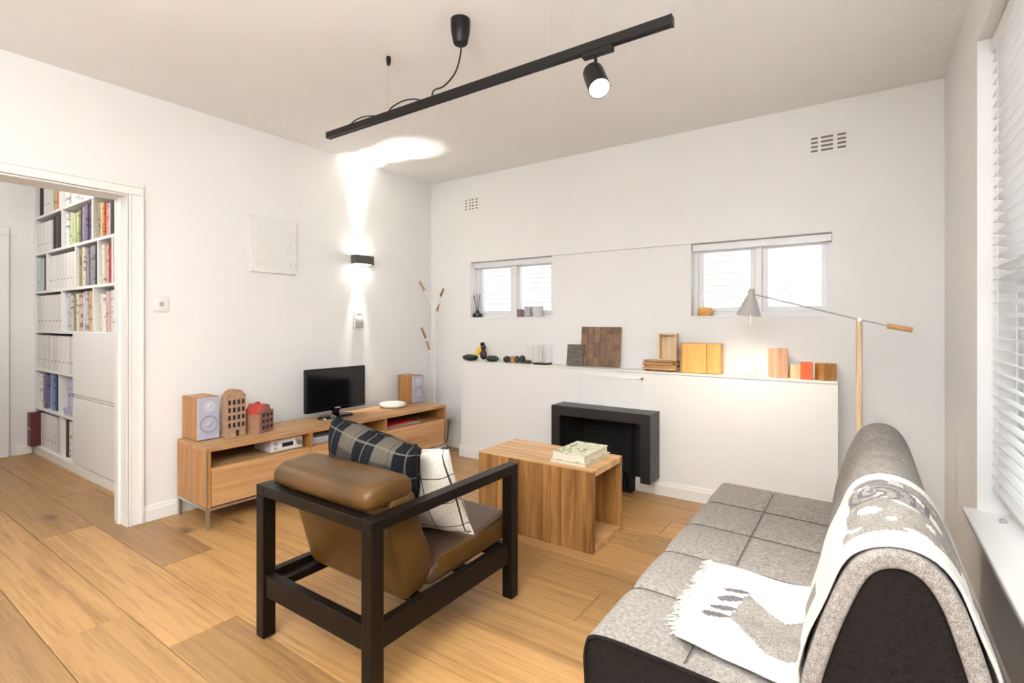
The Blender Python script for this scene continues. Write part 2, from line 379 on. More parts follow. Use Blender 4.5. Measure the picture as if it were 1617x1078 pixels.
def smoothpath(pts, n=8):
    """Catmull-Rom through the points"""
    P = [Vector(p) for p in pts]; P = [P[0] * 2 - P[1]] + P + [P[-1] * 2 - P[-2]]; out = []
    for i in range(1, len(P) - 2):
        for k in range(n):
            t = k / n; a, b, c, d = P[i - 1], P[i], P[i + 1], P[i + 2]
            out.append(0.5 * ((2 * b) + (c - a) * t + (2 * a - 5 * b + 4 * c - d) * t * t + (3 * b - 3 * c + d - a) * t ** 3))
    out.append(P[-2]); return out
def rot_to(d):
    """matrix turning +Z to direction d"""
    return Vector((0, 0, 1)).rotation_difference(Vector(d).normalized()).to_matrix()
def lamp(kind, name, loc, energy, color, size=0.05, d=None, angle=None, blend=0.5):
    l = bpy.data.lights.new(name, kind); l.energy = energy; l.color = color
    if kind in ('POINT', 'SPOT'): l.shadow_soft_size = size
    if kind == 'SPOT': l.spot_size = angle; l.spot_blend = blend
    o = bpy.data.objects.new(name, l); COL.objects.link(o); o.location = loc
    if d is not None: o.rotation_euler = Vector(d).to_track_quat('-Z', 'Y').to_euler()
    return o

# ================================================================ STRUCTURE
# floor: dark joint bed with every oak plank laid on it
fl = struct('floor', MB().box(HX - .2, XR + .2, YR - .2, YB + .3, -0.10, -0.013), 'subfloor', label='wide oak plank floor running through room and hallway')
def plank(x0, x1, y0, y1):
    g = 0.0012; c = 0.0018; z0, z1 = -0.013, 0.0 - random.uniform(0, 0.0005)
    a = (x0 + g, x1 - g, y0 + g, y1 - g)
    vs = [(a[0], a[2], z0), (a[1], a[2], z0), (a[1], a[3], z0), (a[0], a[3], z0),
          (a[0], a[2], z1 - c), (a[1], a[2], z1 - c), (a[1], a[3], z1 - c), (a[0], a[3], z1 - c),
          (a[0] + c, a[2] + c, z1), (a[1] - c, a[2] + c, z1), (a[1] - c, a[3] - c, z1), (a[0] + c, a[3] - c, z1)]
    fs = [(0,3,2,1)] + [(i, (i+1) % 4, 4 + (i+1) % 4, 4 + i) for i in range(4)] + [(4+i, 4+(i+1) % 4, 8+(i+1) % 4, 8+i) for i in range(4)] + [(8,9,10,11)]
    MB().add(vs, fs).build('plank', 'floor', fl)
PW = 0.26
row = 0
y = 0.60 - PW * 10
joints = {2: [-4.72, -2.95, -1.02], 1: [-3.9, -2.2, -0.5], 3: [-5.2, -3.3, -1.6], 0: [-4.4, -2.6, -.9]}
while y < YB:
    y1 = min(y + PW, YB)
    k = round((y - 0.60) / PW)
    hall = y1 > HY0 and y < 1.70
    xa = HX if hall else XL
    if k in joints: js = joints[k]
    else:
        js = []; x = xa + random.uniform(0.5, 1.9)
        while x < XR - 0.3: js.append(x); x += random.choice((1.5, 1.8, 2.1, 2.2))
    xs = [xa] + [j for j in js if j > xa + .2] + [XR]
    if y1 > YR:
        for a, b in zip(xs[:-1], xs[1:]): plank(a, b, max(y, YR), y1)
    y = y1

# ceiling
struct('ceiling', MB().box(HX - .2, XR + .2, YR - .2, YB + .3, ZC, ZC + .12), 'ceiling', label='white plaster ceiling')
# walls
DY0, DY1, DZ = 0.30, 1.24, 2.04
wl = MB().box(XL - .18, XL, DY1, YB + .2, 0, ZC).box(XL - .18, XL, DY0, DY1, DZ, ZC).box(XL - .18, XL, YR - .2, DY0, 0, ZC)
wall_left = struct('wall_left', wl, 'wall', label='white left wall with doorway')
W1 = (-3.173, -2.263); W2 = (-1.066, -0.171); WZ = (1.292, 1.832); YO = YB + 0.24
wb = MB().box(XL - .18, XR + .25, YB, YO, 0, WZ[0]).box(XL - .18, XR + .25, YB, YO, WZ[1], ZC)
wb.box(XL - .18, W1[0], YB, YO, WZ[0], WZ[1]).box(W2[1], XR + .25, YB, YO, WZ[0], WZ[1]).box(W1[1], W2[0], YB + .018, YO, WZ[0], WZ[1])
wall_back = struct('wall_back', wb, 'wall', label='white back wall with two high windows')
RW = (0.15, 2.832); RZ = (0.44, 2.41)
wr = MB().box(XR, XR + .25, RW[1], YB, 0, ZC).box(XR, XR + .25, YR - .2, RW[0], 0, ZC).box(XR, XR + .25, RW[0], RW[1], 0, RZ[0]).box(XR, XR + .25, RW[0], RW[1], RZ[1], ZC)
wall_right = struct('wall_right', wr, 'wall', label='white right wall with tall blinded window')
QW = (-3.3, -2.4); QZ = (0.9, 2.1)  # opening for the daylight window added in the unseen rear wall
wq = MB().box(XL - .18, QW[0], YR - .2, YR, 0, ZC).box(QW[1], XR + .25, YR - .2, YR, 0, ZC).box(QW[0], QW[1], YR - .2, YR, 0, QZ[0]).box(QW[0], QW[1], YR - .2, YR, QZ[1], ZC)
struct('wall_rear', wq, 'wall', label='white rear wall with small added window behind the viewer')
# ledge block in front of the back wall, with the fireplace opening
BX0, BX1 = -3.10, -0.132; FX0, FX1, FZ = -1.95, -1.40, 0.54
bk = MB().box(BX0, FX0, YF, YB, 0, LEDGE).box(FX1, BX1, YF, YB, 0, LEDGE).box(FX0, FX1, YF, YB, FZ, LEDGE)
ledge = struct('wall_ledge', bk, 'wall', label='white waist-high ledge built along the back wall')
struct('ledge_top', MB().rbox(BX0, BX1, YF - .006, YB, LEDGE - .012, LEDGE + .0005, .004), 'trim', ledge)
pb = MB().box(-1.858, -1.353, YF - .004, YF, 0.60, 0.826)
for a in ((-1.866, -1.852), (-1.359, -1.345)): pb.box(a[0], a[1], YF - .009, YF, 0.60, 0.834)
pb.box(-1.866, -1.345, YF - .009, YF, 0.822, 0.834)
struct('chimney_panel', pb, 'wall', ledge)
# hallway shell
hw = MB().box(HX - .15, HX, HY0, HY1 + .4, 0, ZC)
wall_hall = struct('wall_hall_end', hw, 'wall', label='white end wall of the hallway')
struct('wall_hall_near', MB().box(HX - .15, XL - .18, HY0 - .15, HY0, 0, ZC), 'wall', label='white near wall of the hallway')
struct('wall_hall_far', MB().box(HX - .15, XL - .18, HY1 + .32, HY1 + .45, 0, ZC), 'wall', label='white wall behind the hallway bookcase')
# door lining and architrave
dl = MB().box(XL - .19, XL + .004, DY1 - .022, DY1 - .0005, 0, DZ - .022).box(XL - .19, XL + .004, DY0 + .0005, DY0 + .022, 0, DZ - .022).box(XL - .19, XL + .004, DY0 + .0005, DY1 - .0005, DZ - .022, DZ - .0005)
dl.box(XL - .13, XL - .09, DY1 - .034, DY1 - .022, 0, DZ - .022).box(XL - .13, XL - .09, DY0 + .022, DY0 + .034, 0, DZ - .022)
door1 = struct('door_1', dl, 'trim', label='white lined doorway opening to the hallway')
def arch(y0, y1, z0, z1, vert):
    mb = MB()
    if vert:
        s = 1 if y1 > y0 else -1
        mb.rbox(XL, XL + .014, y0, y1, z0, z1, .003); mb.rbox(XL, XL + .022, y1 - s * .02, y1, z0, z1, .004); mb.rbox(XL, XL + .019, y0, y0 + s * .012, z0, z1, .004)
    else:
        mb.rbox(XL, XL + .014, y0, y1, z0, z1, .003); mb.rbox(XL, XL + .022, y0, y1, z1 - .02, z1, .004); mb.rbox(XL, XL + .019, y0, y1, z0, z0 + .012, .004)
    return mb
arch(DY1 - .012, DY1 + .066, 0, DZ - .0125, True).build('architrave', 'trim', door1)
arch(DY0 + .012, DY0 - .066, 0, DZ - .0125, True).build('architrave', 'trim', door1)
arch(DY0 - .066, DY1 + .066, DZ - .012, DZ + .056, False).build('architrave', 'trim', door1)
# baseboards
def bboard(name, x0, y0, x1, y1, nx, ny, label):
    mb = MB(); t = .014; h = .10
    prof = [(0, 0), (t, 0), (t, h * .72), (t * .6, h * .80), (t * .55, h * .93), (t * .2, h), (0, h)]
    vs = []; n = len(prof)
    for (px, py) in ((x0, y0), (x1, y1)):
        for (o, z) in prof: vs.append((px + nx * o, py + ny * o, z))
    fs = [(i, (i + 1) % n, n + (i + 1) % n, n + i) for i in range(n)] + [tuple(range(n)), tuple(range(n, 2 * n))]
    return struct(name, mb.add(vs, fs), 'trim', label=label)
bboard('baseboard_left', XL, DY1 + .068, XL, YB, 1, 0, 'white skirting along the left wall')
bboard('baseboard_back', XL + .015, YB, BX0 - .015, YB, 0, -1, 'white skirting in the corner alcove')
bboard('baseboard_ledge', BX0, YF, FX0 - .06, YF, 0, -1, 'white skirting left of the fireplace')
bboard('baseboard_ledge_right', FX1 + .0, YF, BX1, YF, 0, -1, 'white skirting right of the fireplace')
bboard('baseboard_ledge_side', BX0, YB, BX0, YF - .014, -1, 0, 'white skirting on the ledge end')
bboard('baseboard_back_right', BX1, YB, XR, YB, 0, -1, 'white skirting in the right corner')
bboard('baseboard_right', XR, YB - .02, XR, YR, -1, 0, 'white skirting under the big window')
bboard('baseboard_hall', HX, 1.28, HX, 1.40, 1, 0, 'white skirting at the hallway end')
# hallway door on the end wall
hd = thing('hall_door', 'white panelled door at the far end of the hallway', 'door', (HX, 0.80, 0)); hd['kind'] = 'structure'; hd.name = 'door_2'; del hd['category']
MB().rbox(HX, HX + .03, .40, 1.16, .004, 2.05, .003).build('leaf', 'trim', hd)
for (a, b) in ((.16, .95), (1.08, 1.93)):
    for (c, d) in ((.48, .74), (.82, 1.08)):
        MB().rbox(HX + .028, HX + .036, c, d, a, b, .006).build('panel', 'trim', hd)
for (c, d) in ((1.16, 1.235), (.325, .40)): MB().rbox(HX, HX + .045, c, d, 0, 2.0495, .006).build('casing', 'trim', hd)
MB().rbox(HX, HX + .045, .325, 1.235, 2.05, 2.125, .006).build('casing', 'trim', hd)
MB().cyl((HX + .03, 1.09, 1.0), (HX + .075, 1.09, 1.0), .011).cyl((HX + .07, 1.095, 1.0), (HX + .07, .99, 1.0), .008).build('handle', 'steel', hd, smooth=40)
for z in (.35, 1.7): MB().cyl((HX + .034, 1.163, z), (HX + .034, 1.163, z + .1), .008).build('hinge', 'steel', hd, smooth=40)

# ---------------------------------------------------------------- back windows
def back_window(n, x0, x1, label):
    z0, z1 = WZ; yf = YB + .105
    w = thing('window_%d' % n, label, None, ((x0 + x1) / 2, yf, z0)); w['kind'] = 'structure'
    f = MB(); t = .032
    f.box(x0, x0 + t, yf, yf + .06, z0 + t, z1 - t).box(x1 - t, x1, yf, yf + .06, z0 + t, z1 - t).box(x0, x1, yf, yf + .06, z0 + .0025, z0 + t).box(x0, x1, yf, yf + .06, z1 - t, z1)
    f.build('window_frame', 'winframe', w)
    xm = (x0 + x1) / 2
    MB().rbox(xm - .022, xm + .022, yf - .006, yf + .055, z0 + t + .0005, z1 - t - .0005, .004).build('mullion', 'winframe', w)
    MB().rbox(x0, x1, YB - .004, yf + .01, z0 - .012, z0 + .002, .003).build('window_sill', 'trim', w)
    MB().box(x0 + .005, x1 - .005, yf - .055, yf - .012, z1 - .05, z1 - .004).build('blind_headrail', 'winframe', w)
    for (a, b) in ((x0 + t, xm - .022), (xm + .022, x1 - t)):
        s = MB(); q = .034
        s.rbox(a + .0005, a + q, yf + .008, yf + .05, z0 + t + q, z1 - t - q, .003).rbox(b - q, b - .0005, yf + .008, yf + .05, z0 + t + q, z1 - t - q, .003)
        s.rbox(a + .0005, b - .0005, yf + .008, yf + .05, z0 + t + .0005, z0 + t + q, .003).rbox(a + .0005, b - .0005, yf + .008, yf + .05, z1 - t - q, z1 - t - .0005, .003)
        sh = s.build('sash', 'winframe', w)
        MB().box(a + q, b - q, yf + .028, yf + .032, z0 + t + q, z1 - t - q).build('pane', 'glass', sh)
        nsl = 9; zz0 = z0 + t + q; H = (z1 - t - q) - zz0
        for k in range(nsl):
            zc = zz0 + H * (k + .5) / nsl
            MB().add([(a + q, yf + .055, zc + .010), (b - q, yf + .055, zc + .010), (b - q, yf + .085, zc - .012), (a + q, yf + .085, zc - .012),
                      (a + q, yf + .055, zc + .012), (b - q, yf + .055, zc + .012), (b - q, yf + .085, zc - .010), (a + q, yf + .085, zc - .010)],
                     [(0,3,2,1),(4,5,6,7),(0,1,5,4),(1,2,6,5),(2,3,7,6),(3,0,4,7)]).build('slat', 'blind', w)
    MB().cyl((x1 - .02, yf - .03, z1 - .05), (x1 - .02, yf - .03, z1 - .03), .012, .016).build('blind_bracket', 'greyplastic', w, smooth=40)
back_window(1, *W1, 'small high window with louvres left of the ledge, holding a reed diffuser')
back_window(2, *W2, 'small high window with louvres behind the lamp shade')

# ---------------------------------------------------------------- right window, sill and venetian blind
w3 = thing('window_3', 'tall white sash window in the right wall', None, (XR + .2, 1.5, RZ[0])); w3['kind'] = 'structure'
xf0, xf1 = XR + .13, XR + .20
f = MB().box(xf0, xf1, RW[1] - .05, RW[1], RZ[0] + .07, RZ[1] - .06).box(xf0, xf1, RW[0], RW[0] + .05, RZ[0] + .07, RZ[1] - .06).box(xf0, xf1, RW[0], RW[1], RZ[1] - .06, RZ[1]).box(xf0, xf1, RW[0], RW[1], RZ[0], RZ[0] + .07)
for yy in (1.94, 1.04): f.box(xf0, xf1, yy - .035, yy + .035, RZ[0] + .07, RZ[1] - .06)
f.build('window_frame', 'winframe', w3)
for (a, b) in ((1.975, 2.782), (1.075, 1.905), (.20, 1.005)):
    s = MB().rbox(xf0 + .01, xf1 - .01, a + .04, b - .04, 1.40, 1.47, .004).rbox(xf0 + .01, xf1 - .01, a, a + .04, .51, 2.35, .004).rbox(xf0 + .01, xf1 - .01, b - .04, b, .51, 2.35, .004)
    sh = s.build('sash', 'winframe', w3)
    MB().box(xf0 + .03, xf0 + .034, a + .04, b - .04, .51, 2.35).build('pane', 'glass', sh)
sl = MB().rbox(.340, xf0, RW[0] - .06, 2.862, .442, .470, .008, 3)
struct('window_sill', sl, 'trim', w3)
MB().rbox(.362, XR, RW[0] - .02, 2.845, .405, .443, .006).build('sill_apron', 'trim', w3)
MB().cyl((.443, 2.714, .470), (.443, 2.714, .484), .013, .010).build('sash_stop', 'greyplastic', w3, smooth=40)
vb = thing('venetian_blind', 'white slatted venetian blind hanging in the right-hand window', 'blind', (.45, 1.5, .56))
MB().rbox(.425, .480, RW[0] + .02, 2.812, 2.345, 2.40, .004).build('headrail', 'blind', vb)
MB().rbox(.428, .476, RW[0] + .02, 2.812, .560, .585, .006).build('bottom_rail', 'blind', vb)
z = .625
sm = None
while z < 2.33:
    if sm is None:
        tl = math.radians(14); dx = .025 * math.cos(tl); dz = .025 * math.sin(tl)
        mb = MB(); vs = []
        for yy in (RW[0] + .02, 2.812):
            for (q, h) in ((-1, 0), (-.4, .0022), (.4, .0022), (1, 0)): vs.append((.452 + q * dx, yy, z - q * dz + h))
            for (q, h) in ((1, -.0026), (.4, -.0004), (-.4, -.0004), (-1, -.0026)): vs.append((.452 + q * dx, yy, z - q * dz + h))
        mb.add(vs, [(i, (i + 1) % 8, 8 + (i + 1) % 8, 8 + i) for i in range(8)] + [tuple(range(8))[::-1], tuple(range(8, 16))])
        sm = mb.build('slat', 'blind', vb); zb = z
    else:
        c = sm.copy(); COL.objects.link(c); c.parent = vb; c.location = (0, 0, z - zb)
    z += .0465
for yy in (2.70, 2.05, 1.4, .75):
    MB().tube([(.425, yy, .56), (.425, yy, 2.36)], .0012, 5).tube([(.479, yy, .56), (.479, yy, 2.36)], .0012, 5).build('ladder_cord', 'plastic', vb)
# what lies outside the right window: paving and a pale boundary wall
struct('ground_outside', MB().box(XR + .26, 8, -4, 9, -.25, -.15), mat('outside_paving', (.66, .66, .65), .9, var=.1), label='grey paving outside the right window')
gw = MB().box(2.3, 2.45, -4, 9, -.15, 1.50).box(2.27, 2.48, -4, 9, 1.50, 1.56)
for k in range(13): gw.box(2.28, 2.3, -3.9 + k, -3.75 + k, -.15, 1.50)
struct('wall_outside', gw, mat('outside_wall_paint', (.74, .76, .76), .85, var=.08), label='pale grey boundary wall outside the right window')
# unseen rear window, added behind the viewer to let in more daylight
w4 = thing('window_4', 'small added window in the rear wall behind the viewer', None, (-2.85, YR - .1, QZ[0])); w4['kind'] = 'structure'
f = MB().box(QW[0], QW[1], YR - .12, YR - .06, QZ[0], QZ[0] + .06).box(QW[0], QW[1], YR - .12, YR - .06, QZ[1] - .06, QZ[1])
for xx in (QW[0] + .03, -2.85, QW[1] - .03): f.box(xx - .03, xx + .03, YR - .12, YR - .06, QZ[0] + .06, QZ[1] - .06)
f.build('window_frame', 'winframe', w4)
MB().box(QW[0], QW[1], YR - .092, YR - .088, QZ[0] + .06, QZ[1] - .06).build('pane', 'glass', w4)

# ---------------------------------------------------------------- wall vents, switch, keypad, relief, sconce, socket
def vent(x0, x1, z0, z1, cols, label, rows=4):
    v = thing('air_vent', label, 'vent', ((x0 + x1) / 2, YB, z0 - .01), group='wall air vents')
    MB().rbox(x0 - .014, x1 + .014, YB - .005, YB, z0 - .014, z1 + .014, .002).build('plate', 'wall', v)
    h = (z1 - z0) / rows
    for (a, b) in cols:
        for r in range(rows):
            zc = z0 + h * (r + .5)
            MB().box(x0 + (x1 - x0) * a, x0 + (x1 - x0) * b, YB - .0062, YB - .002, zc - .007, zc + .006).build('slot', 'slot', v)
vent(-.288, -.096, 2.353, 2.462, ((0, .2), (.29, .64), (.76, 1)), 'slotted air vent high on the back wall, near the right corner')
vent(-3.245, -3.075, 2.340, 2.456, ((.06, .18), (.36, .46), (.56, .68), (.84, .96)), 'slotted air vent high on the back wall, near the left corner')
s_ = thing('light_switch', 'white light switch on the left wall beside the doorway', 'switch', (XL, 1.404, 1.31))
MB().rbox(XL, XL + .010, 1.362, 1.446, 1.312, 1.418, .004).build('plate', 'plastic', s_, smooth=40)
MB().rbox(XL + .009, XL + .0155, 1.393, 1.416, 1.350, 1.378, .003).build('rocker', 'greyplastic', s_, smooth=40)
k_ = thing('wall_controller', 'small white and grey controller on the wall under the sconce', 'controller', (XL, 2.94, 1.19))
MB().rbox(XL, XL + .022, 2.90, 2.984, 1.196, 1.37, .005).build('body', 'plastic', k_, smooth=40)
MB().rbox(XL + .02, XL + .034, 2.902, 2.982, 1.198, 1.290, .005).build('flap', 'greyplastic', k_, smooth=40)
MB().box(XL + .021, XL + .0235, 2.915, 2.968, 1.306, 1.328).build('display', 'greyplastic', k_)
r_ = thing('relief_panel', 'square white embossed relief panel on the left wall', 'wall art', (XL, 2.155, 1.62))
MB().rbox(XL, XL + .022, 1.975, 2.337, 1.62, 2.034, .003).build('panel', 'white', r_)
rb = MB(); rs = random.Random(3)
for i in range(9):
    for j in range(7):
        cy = 2.0 + .039 * (i + .5) - .005; cz = 1.645 + .053 * (j + .5)
        for q in range(rs.choice((1, 2, 2, 3))):
            a = cy + rs.uniform(-.014, .010); b = cz + rs.uniform(-.02, .012); hh = rs.uniform(.010, .034)
            if rs.random() < .6: rb.box(XL + .021, XL + .027, a, a + .0045, b, min(b + hh, 2.02))
            else: rb.box(XL + .021, XL + .027, a, min(a + hh * .6, 2.32), b, b + .0045)
rb.build('relief', 'white', r_)
c_ = thing('wall_sconce', 'small dark grey box sconce washing light up and down', 'wall lamp', (XL, 2.94, 1.75))
MB().rbox(XL + .03, XL + .105, 2.845, 3.04, 1.757, 1.832, .004).build('housing', 'gunmetal', c_)
MB().rbox(XL, XL + .032, 2.875, 3.01, 1.77, 1.82, .003).build('wall_plate', 'gunmetal', c_)
MB().box(XL + .045, XL + .09, 2.87, 3.015, 1.8315, 1.8335).build('lens', 'bulb', c_)
MB().box(XL + .045, XL + .09, 2.87, 3.015, 1.7545, 1.7575).build('lens', 'bulb', c_)
for (px_, tx, en, an) in ((.040, 0.0, 80, 34), (.075, .30, 90, 30), (.085, .62, 75, 34)):      # narrow fan of light upwards
    l1 = lamp('SPOT', 'sconce_up_light', (XL + px_, 2.94, 1.838), en, (1.0, .93, .80), .012, (tx, .05 * tx, 1), math.radians(an), 1.0); l1.parent = c_; l1.location -= c_.location
l2 = lamp('SPOT', 'sconce_down_light', (XL + .040, 2.94, 1.752), 65, (1.0, .93, .80), .012, (0, 0, -1), math.radians(36), 1.0); l2.parent = c_; l2.location -= c_.location
k2 = thing('wall_socket', 'white wall socket with plug behind the end of the bench', 'socket', (-3.40, YB, .22))
MB().rbox(-3.462, -3.345, YB - .010, YB, .235, .315, .003).build('plate', 'plastic', k2)
MB().rbox(-3.440, -3.400, YB - .045, YB - .009, .245, .285, .006).build('plug', 'greyplastic', k2)
MB().tube(smoothpath([(-3.42, YB - .04, .25), (-3.42, YB - .05, .17), (-3.44, YB - .05, .06), (-3.50, YB - .06, .006)]), .004, 6).build('flex', 'cable', k2)

# ================================================================ BOOKCASE IN THE HALLWAY
S = [2.61, 2.245, 1.90, 1.54, 1.17, .81, .445, .08]     # shelf levels from the top
BL, BR_, BD = HX + .005, XL - .185, .30
def pxX(px):      # place along the bookcase front
    u = (px - 808.5) / 805.0; C, Sn = math.cos(math.radians(34.656)), math.sin(math.radians(34.656))
    return HY1 * (u * C - Sn) / (u * Sn + C)
bc = thing('bookcase', 'tall white built-in bookcase lining the hallway', 'bookcase', ((BL + BR_) / 2, HY1, 0))
t = .022
MB().box(BL, BR_, HY1 + BD, HY1 + BD + .012, 0, ZC - .002).build('back_panel', 'white', bc)
MB().box(BL, BL + t, HY1, HY1 + BD, 0, ZC - .002).build('side_panel', 'white', bc)
MB().box(BR_ - t, BR_, HY1, HY1 + BD, 0, ZC - .002).build('side_panel', 'white', bc)
MB().rbox(BL, BR_, HY1 - .012, HY1 + .01, 0, .075, .003).build('plinth', 'trim', bc)
CAB = pxX(118)
for i, z in enumerate(S):
    MB().box(BL + t, (BR_ - t) if i < 5 else CAB, HY1, HY1 + BD, z - t, z).build('shelf', 'white', bc)
def divider(px, r):
    x = pxX(px); MB().box(x - .012, x + .012, HY1, HY1 + BD, S[r], S[r - 1] - t).build('divider', 'white', bc)
for px, r in ((94, 1), (97.5, 2), (146, 2), (73.5, 3), (119, 3), (154.5, 3), (177, 3), (97, 4), (147, 4), (93, 6), (95, 7)): divider(px, r)
MB().box(CAB - .012, CAB + .012, HY1, HY1 + BD, .08, S[4] - t).build('divider', 'white', bc)
dA = pxX(159)
MB().rbox(CAB, BR_ - t, HY1 - .014, HY1 + .004, .655, S[4] - .004, .002).build('panel_door', 'white', bc)
MB().rbox(CAB, dA - .003, HY1 - .014, HY1 + .004, .085, .625, .002).build('cabinet_door', 'white', bc)
MB().rbox(dA + .003, BR_ - t, HY1 - .014, HY1 + .004, .085, .625, .002).build('cabinet_door', 'white', bc)
MB().rbox(CAB, BR_ - t, HY1 - .006, HY1 + .004, .630, .650, .002).build('rail', 'white', bc)

# unit meshes shared by all books and files: 1 x 1 x 1, spine towards -y, standing on z=0
def unit_book():
    mb = MB()
    for (a, b) in ((0, .10), (.90, 1)): mb.box(a, b, .04, 1, 0, 1, 0)
    pts = [(0, .04), (.04, .016), (.2, .004), (.5, 0), (.8, .004), (.96, .016), (1, .04), (.9, .05), (.1, .05)]
    mb.prism(pts, 'z', 0, 1, 0)
    mb.box(.10, .90, .05, .97, .012, .985, 1)
    o = mb.build('book', ['bookcover', 'paper'], smooth=30); me = o.data; bpy.data.objects.remove(o); return me
def unit_file():
    mb = MB()
    mb.box(0, 1, 0, .012, 0, 1, 0); mb.box(0, 1, 0, 1, 0, .012, 0); mb.box(0, 1, .985, 1, 0, .55, 0)
    for x0, x1 in ((0, .05), (.95, 1)):
        mb.add([(x0, 0, 0), (x0, 1, 0), (x0, 1, .55), (x0, .55, 1), (x0, 0, 1), (x1, 0, 0), (x1, 1, 0), (x1, 1, .55), (x1, .55, 1), (x1, 0, 1)],
               [(0, 1, 2, 3, 4), (9, 8, 7, 6, 5), (0, 5, 6, 1), (1, 6, 7, 2), (2, 7, 8, 3), (3, 8, 9, 4), (4, 9, 5, 0)], 0)
    mb.box(.1, .9, .02, .95, .012, .5, 1)
    mb.box(.34, .66, -.0015, .001, .26, .29, 2)
    o = mb.build('file', ['boxfile', 'paper', 'ink']); me = o.data; bpy.data.objects.remove(o); return me
UB, UF = unit_book(), unit_file()
WH = (.80, .78, .75); CO = {
 'white': WH, 'maroon': (.075, .012, .014), 'black': (.015, .013, .015), 'grey': (.28, .26, .27), 'mauve grey': (.30, .25, .30), 'tan': (.60, .38, .20), 'orange': (.62, .28, .12),
 'dark brown': (.05, .028, .022), 'brown': (.20, .11, .07), 'pale green': (.52, .62, .42), 'green': (.18, .26, .12), 'yellow green': (.55, .60, .28), 'olive': (.28, .25, .10), 'navy': (.03, .035, .07),
 'pale blue': (.55, .66, .66), 'pink': (.62, .42, .38), 'red': (.32, .03, .03), 'salmon': (.60, .22, .15), 'cream': (.72, .66, .52), 'blue': (.12, .25, .52), 'purple': (.16, .13, .24), 'dark green': (.02, .06, .04), 'lilac': (.50, .50, .68), 'light grey': (.52, .51, .50)}
ORD = ['first', 'second', 'third', 'fourth', 'fifth', 'sixth', 'seventh', 'eighth', 'ninth', 'tenth', 'eleventh', 'twelfth', 'thirteenth', 'fourteenth', 'fifteenth', 'sixteenth', 'seventeenth', 'eighteenth', 'nineteenth', 'twentieth', 'twenty-first', 'twenty-second', 'twenty-third', 'twenty-fourth']
ROWN = {1: 'top bookcase shelf', 2: 'second bookcase shelf', 3: 'third bookcase shelf', 4: 'fourth bookcase shelf', 5: 'fifth bookcase shelf', 6: 'sixth bookcase shelf', 7: 'bottom bookcase shelf'}
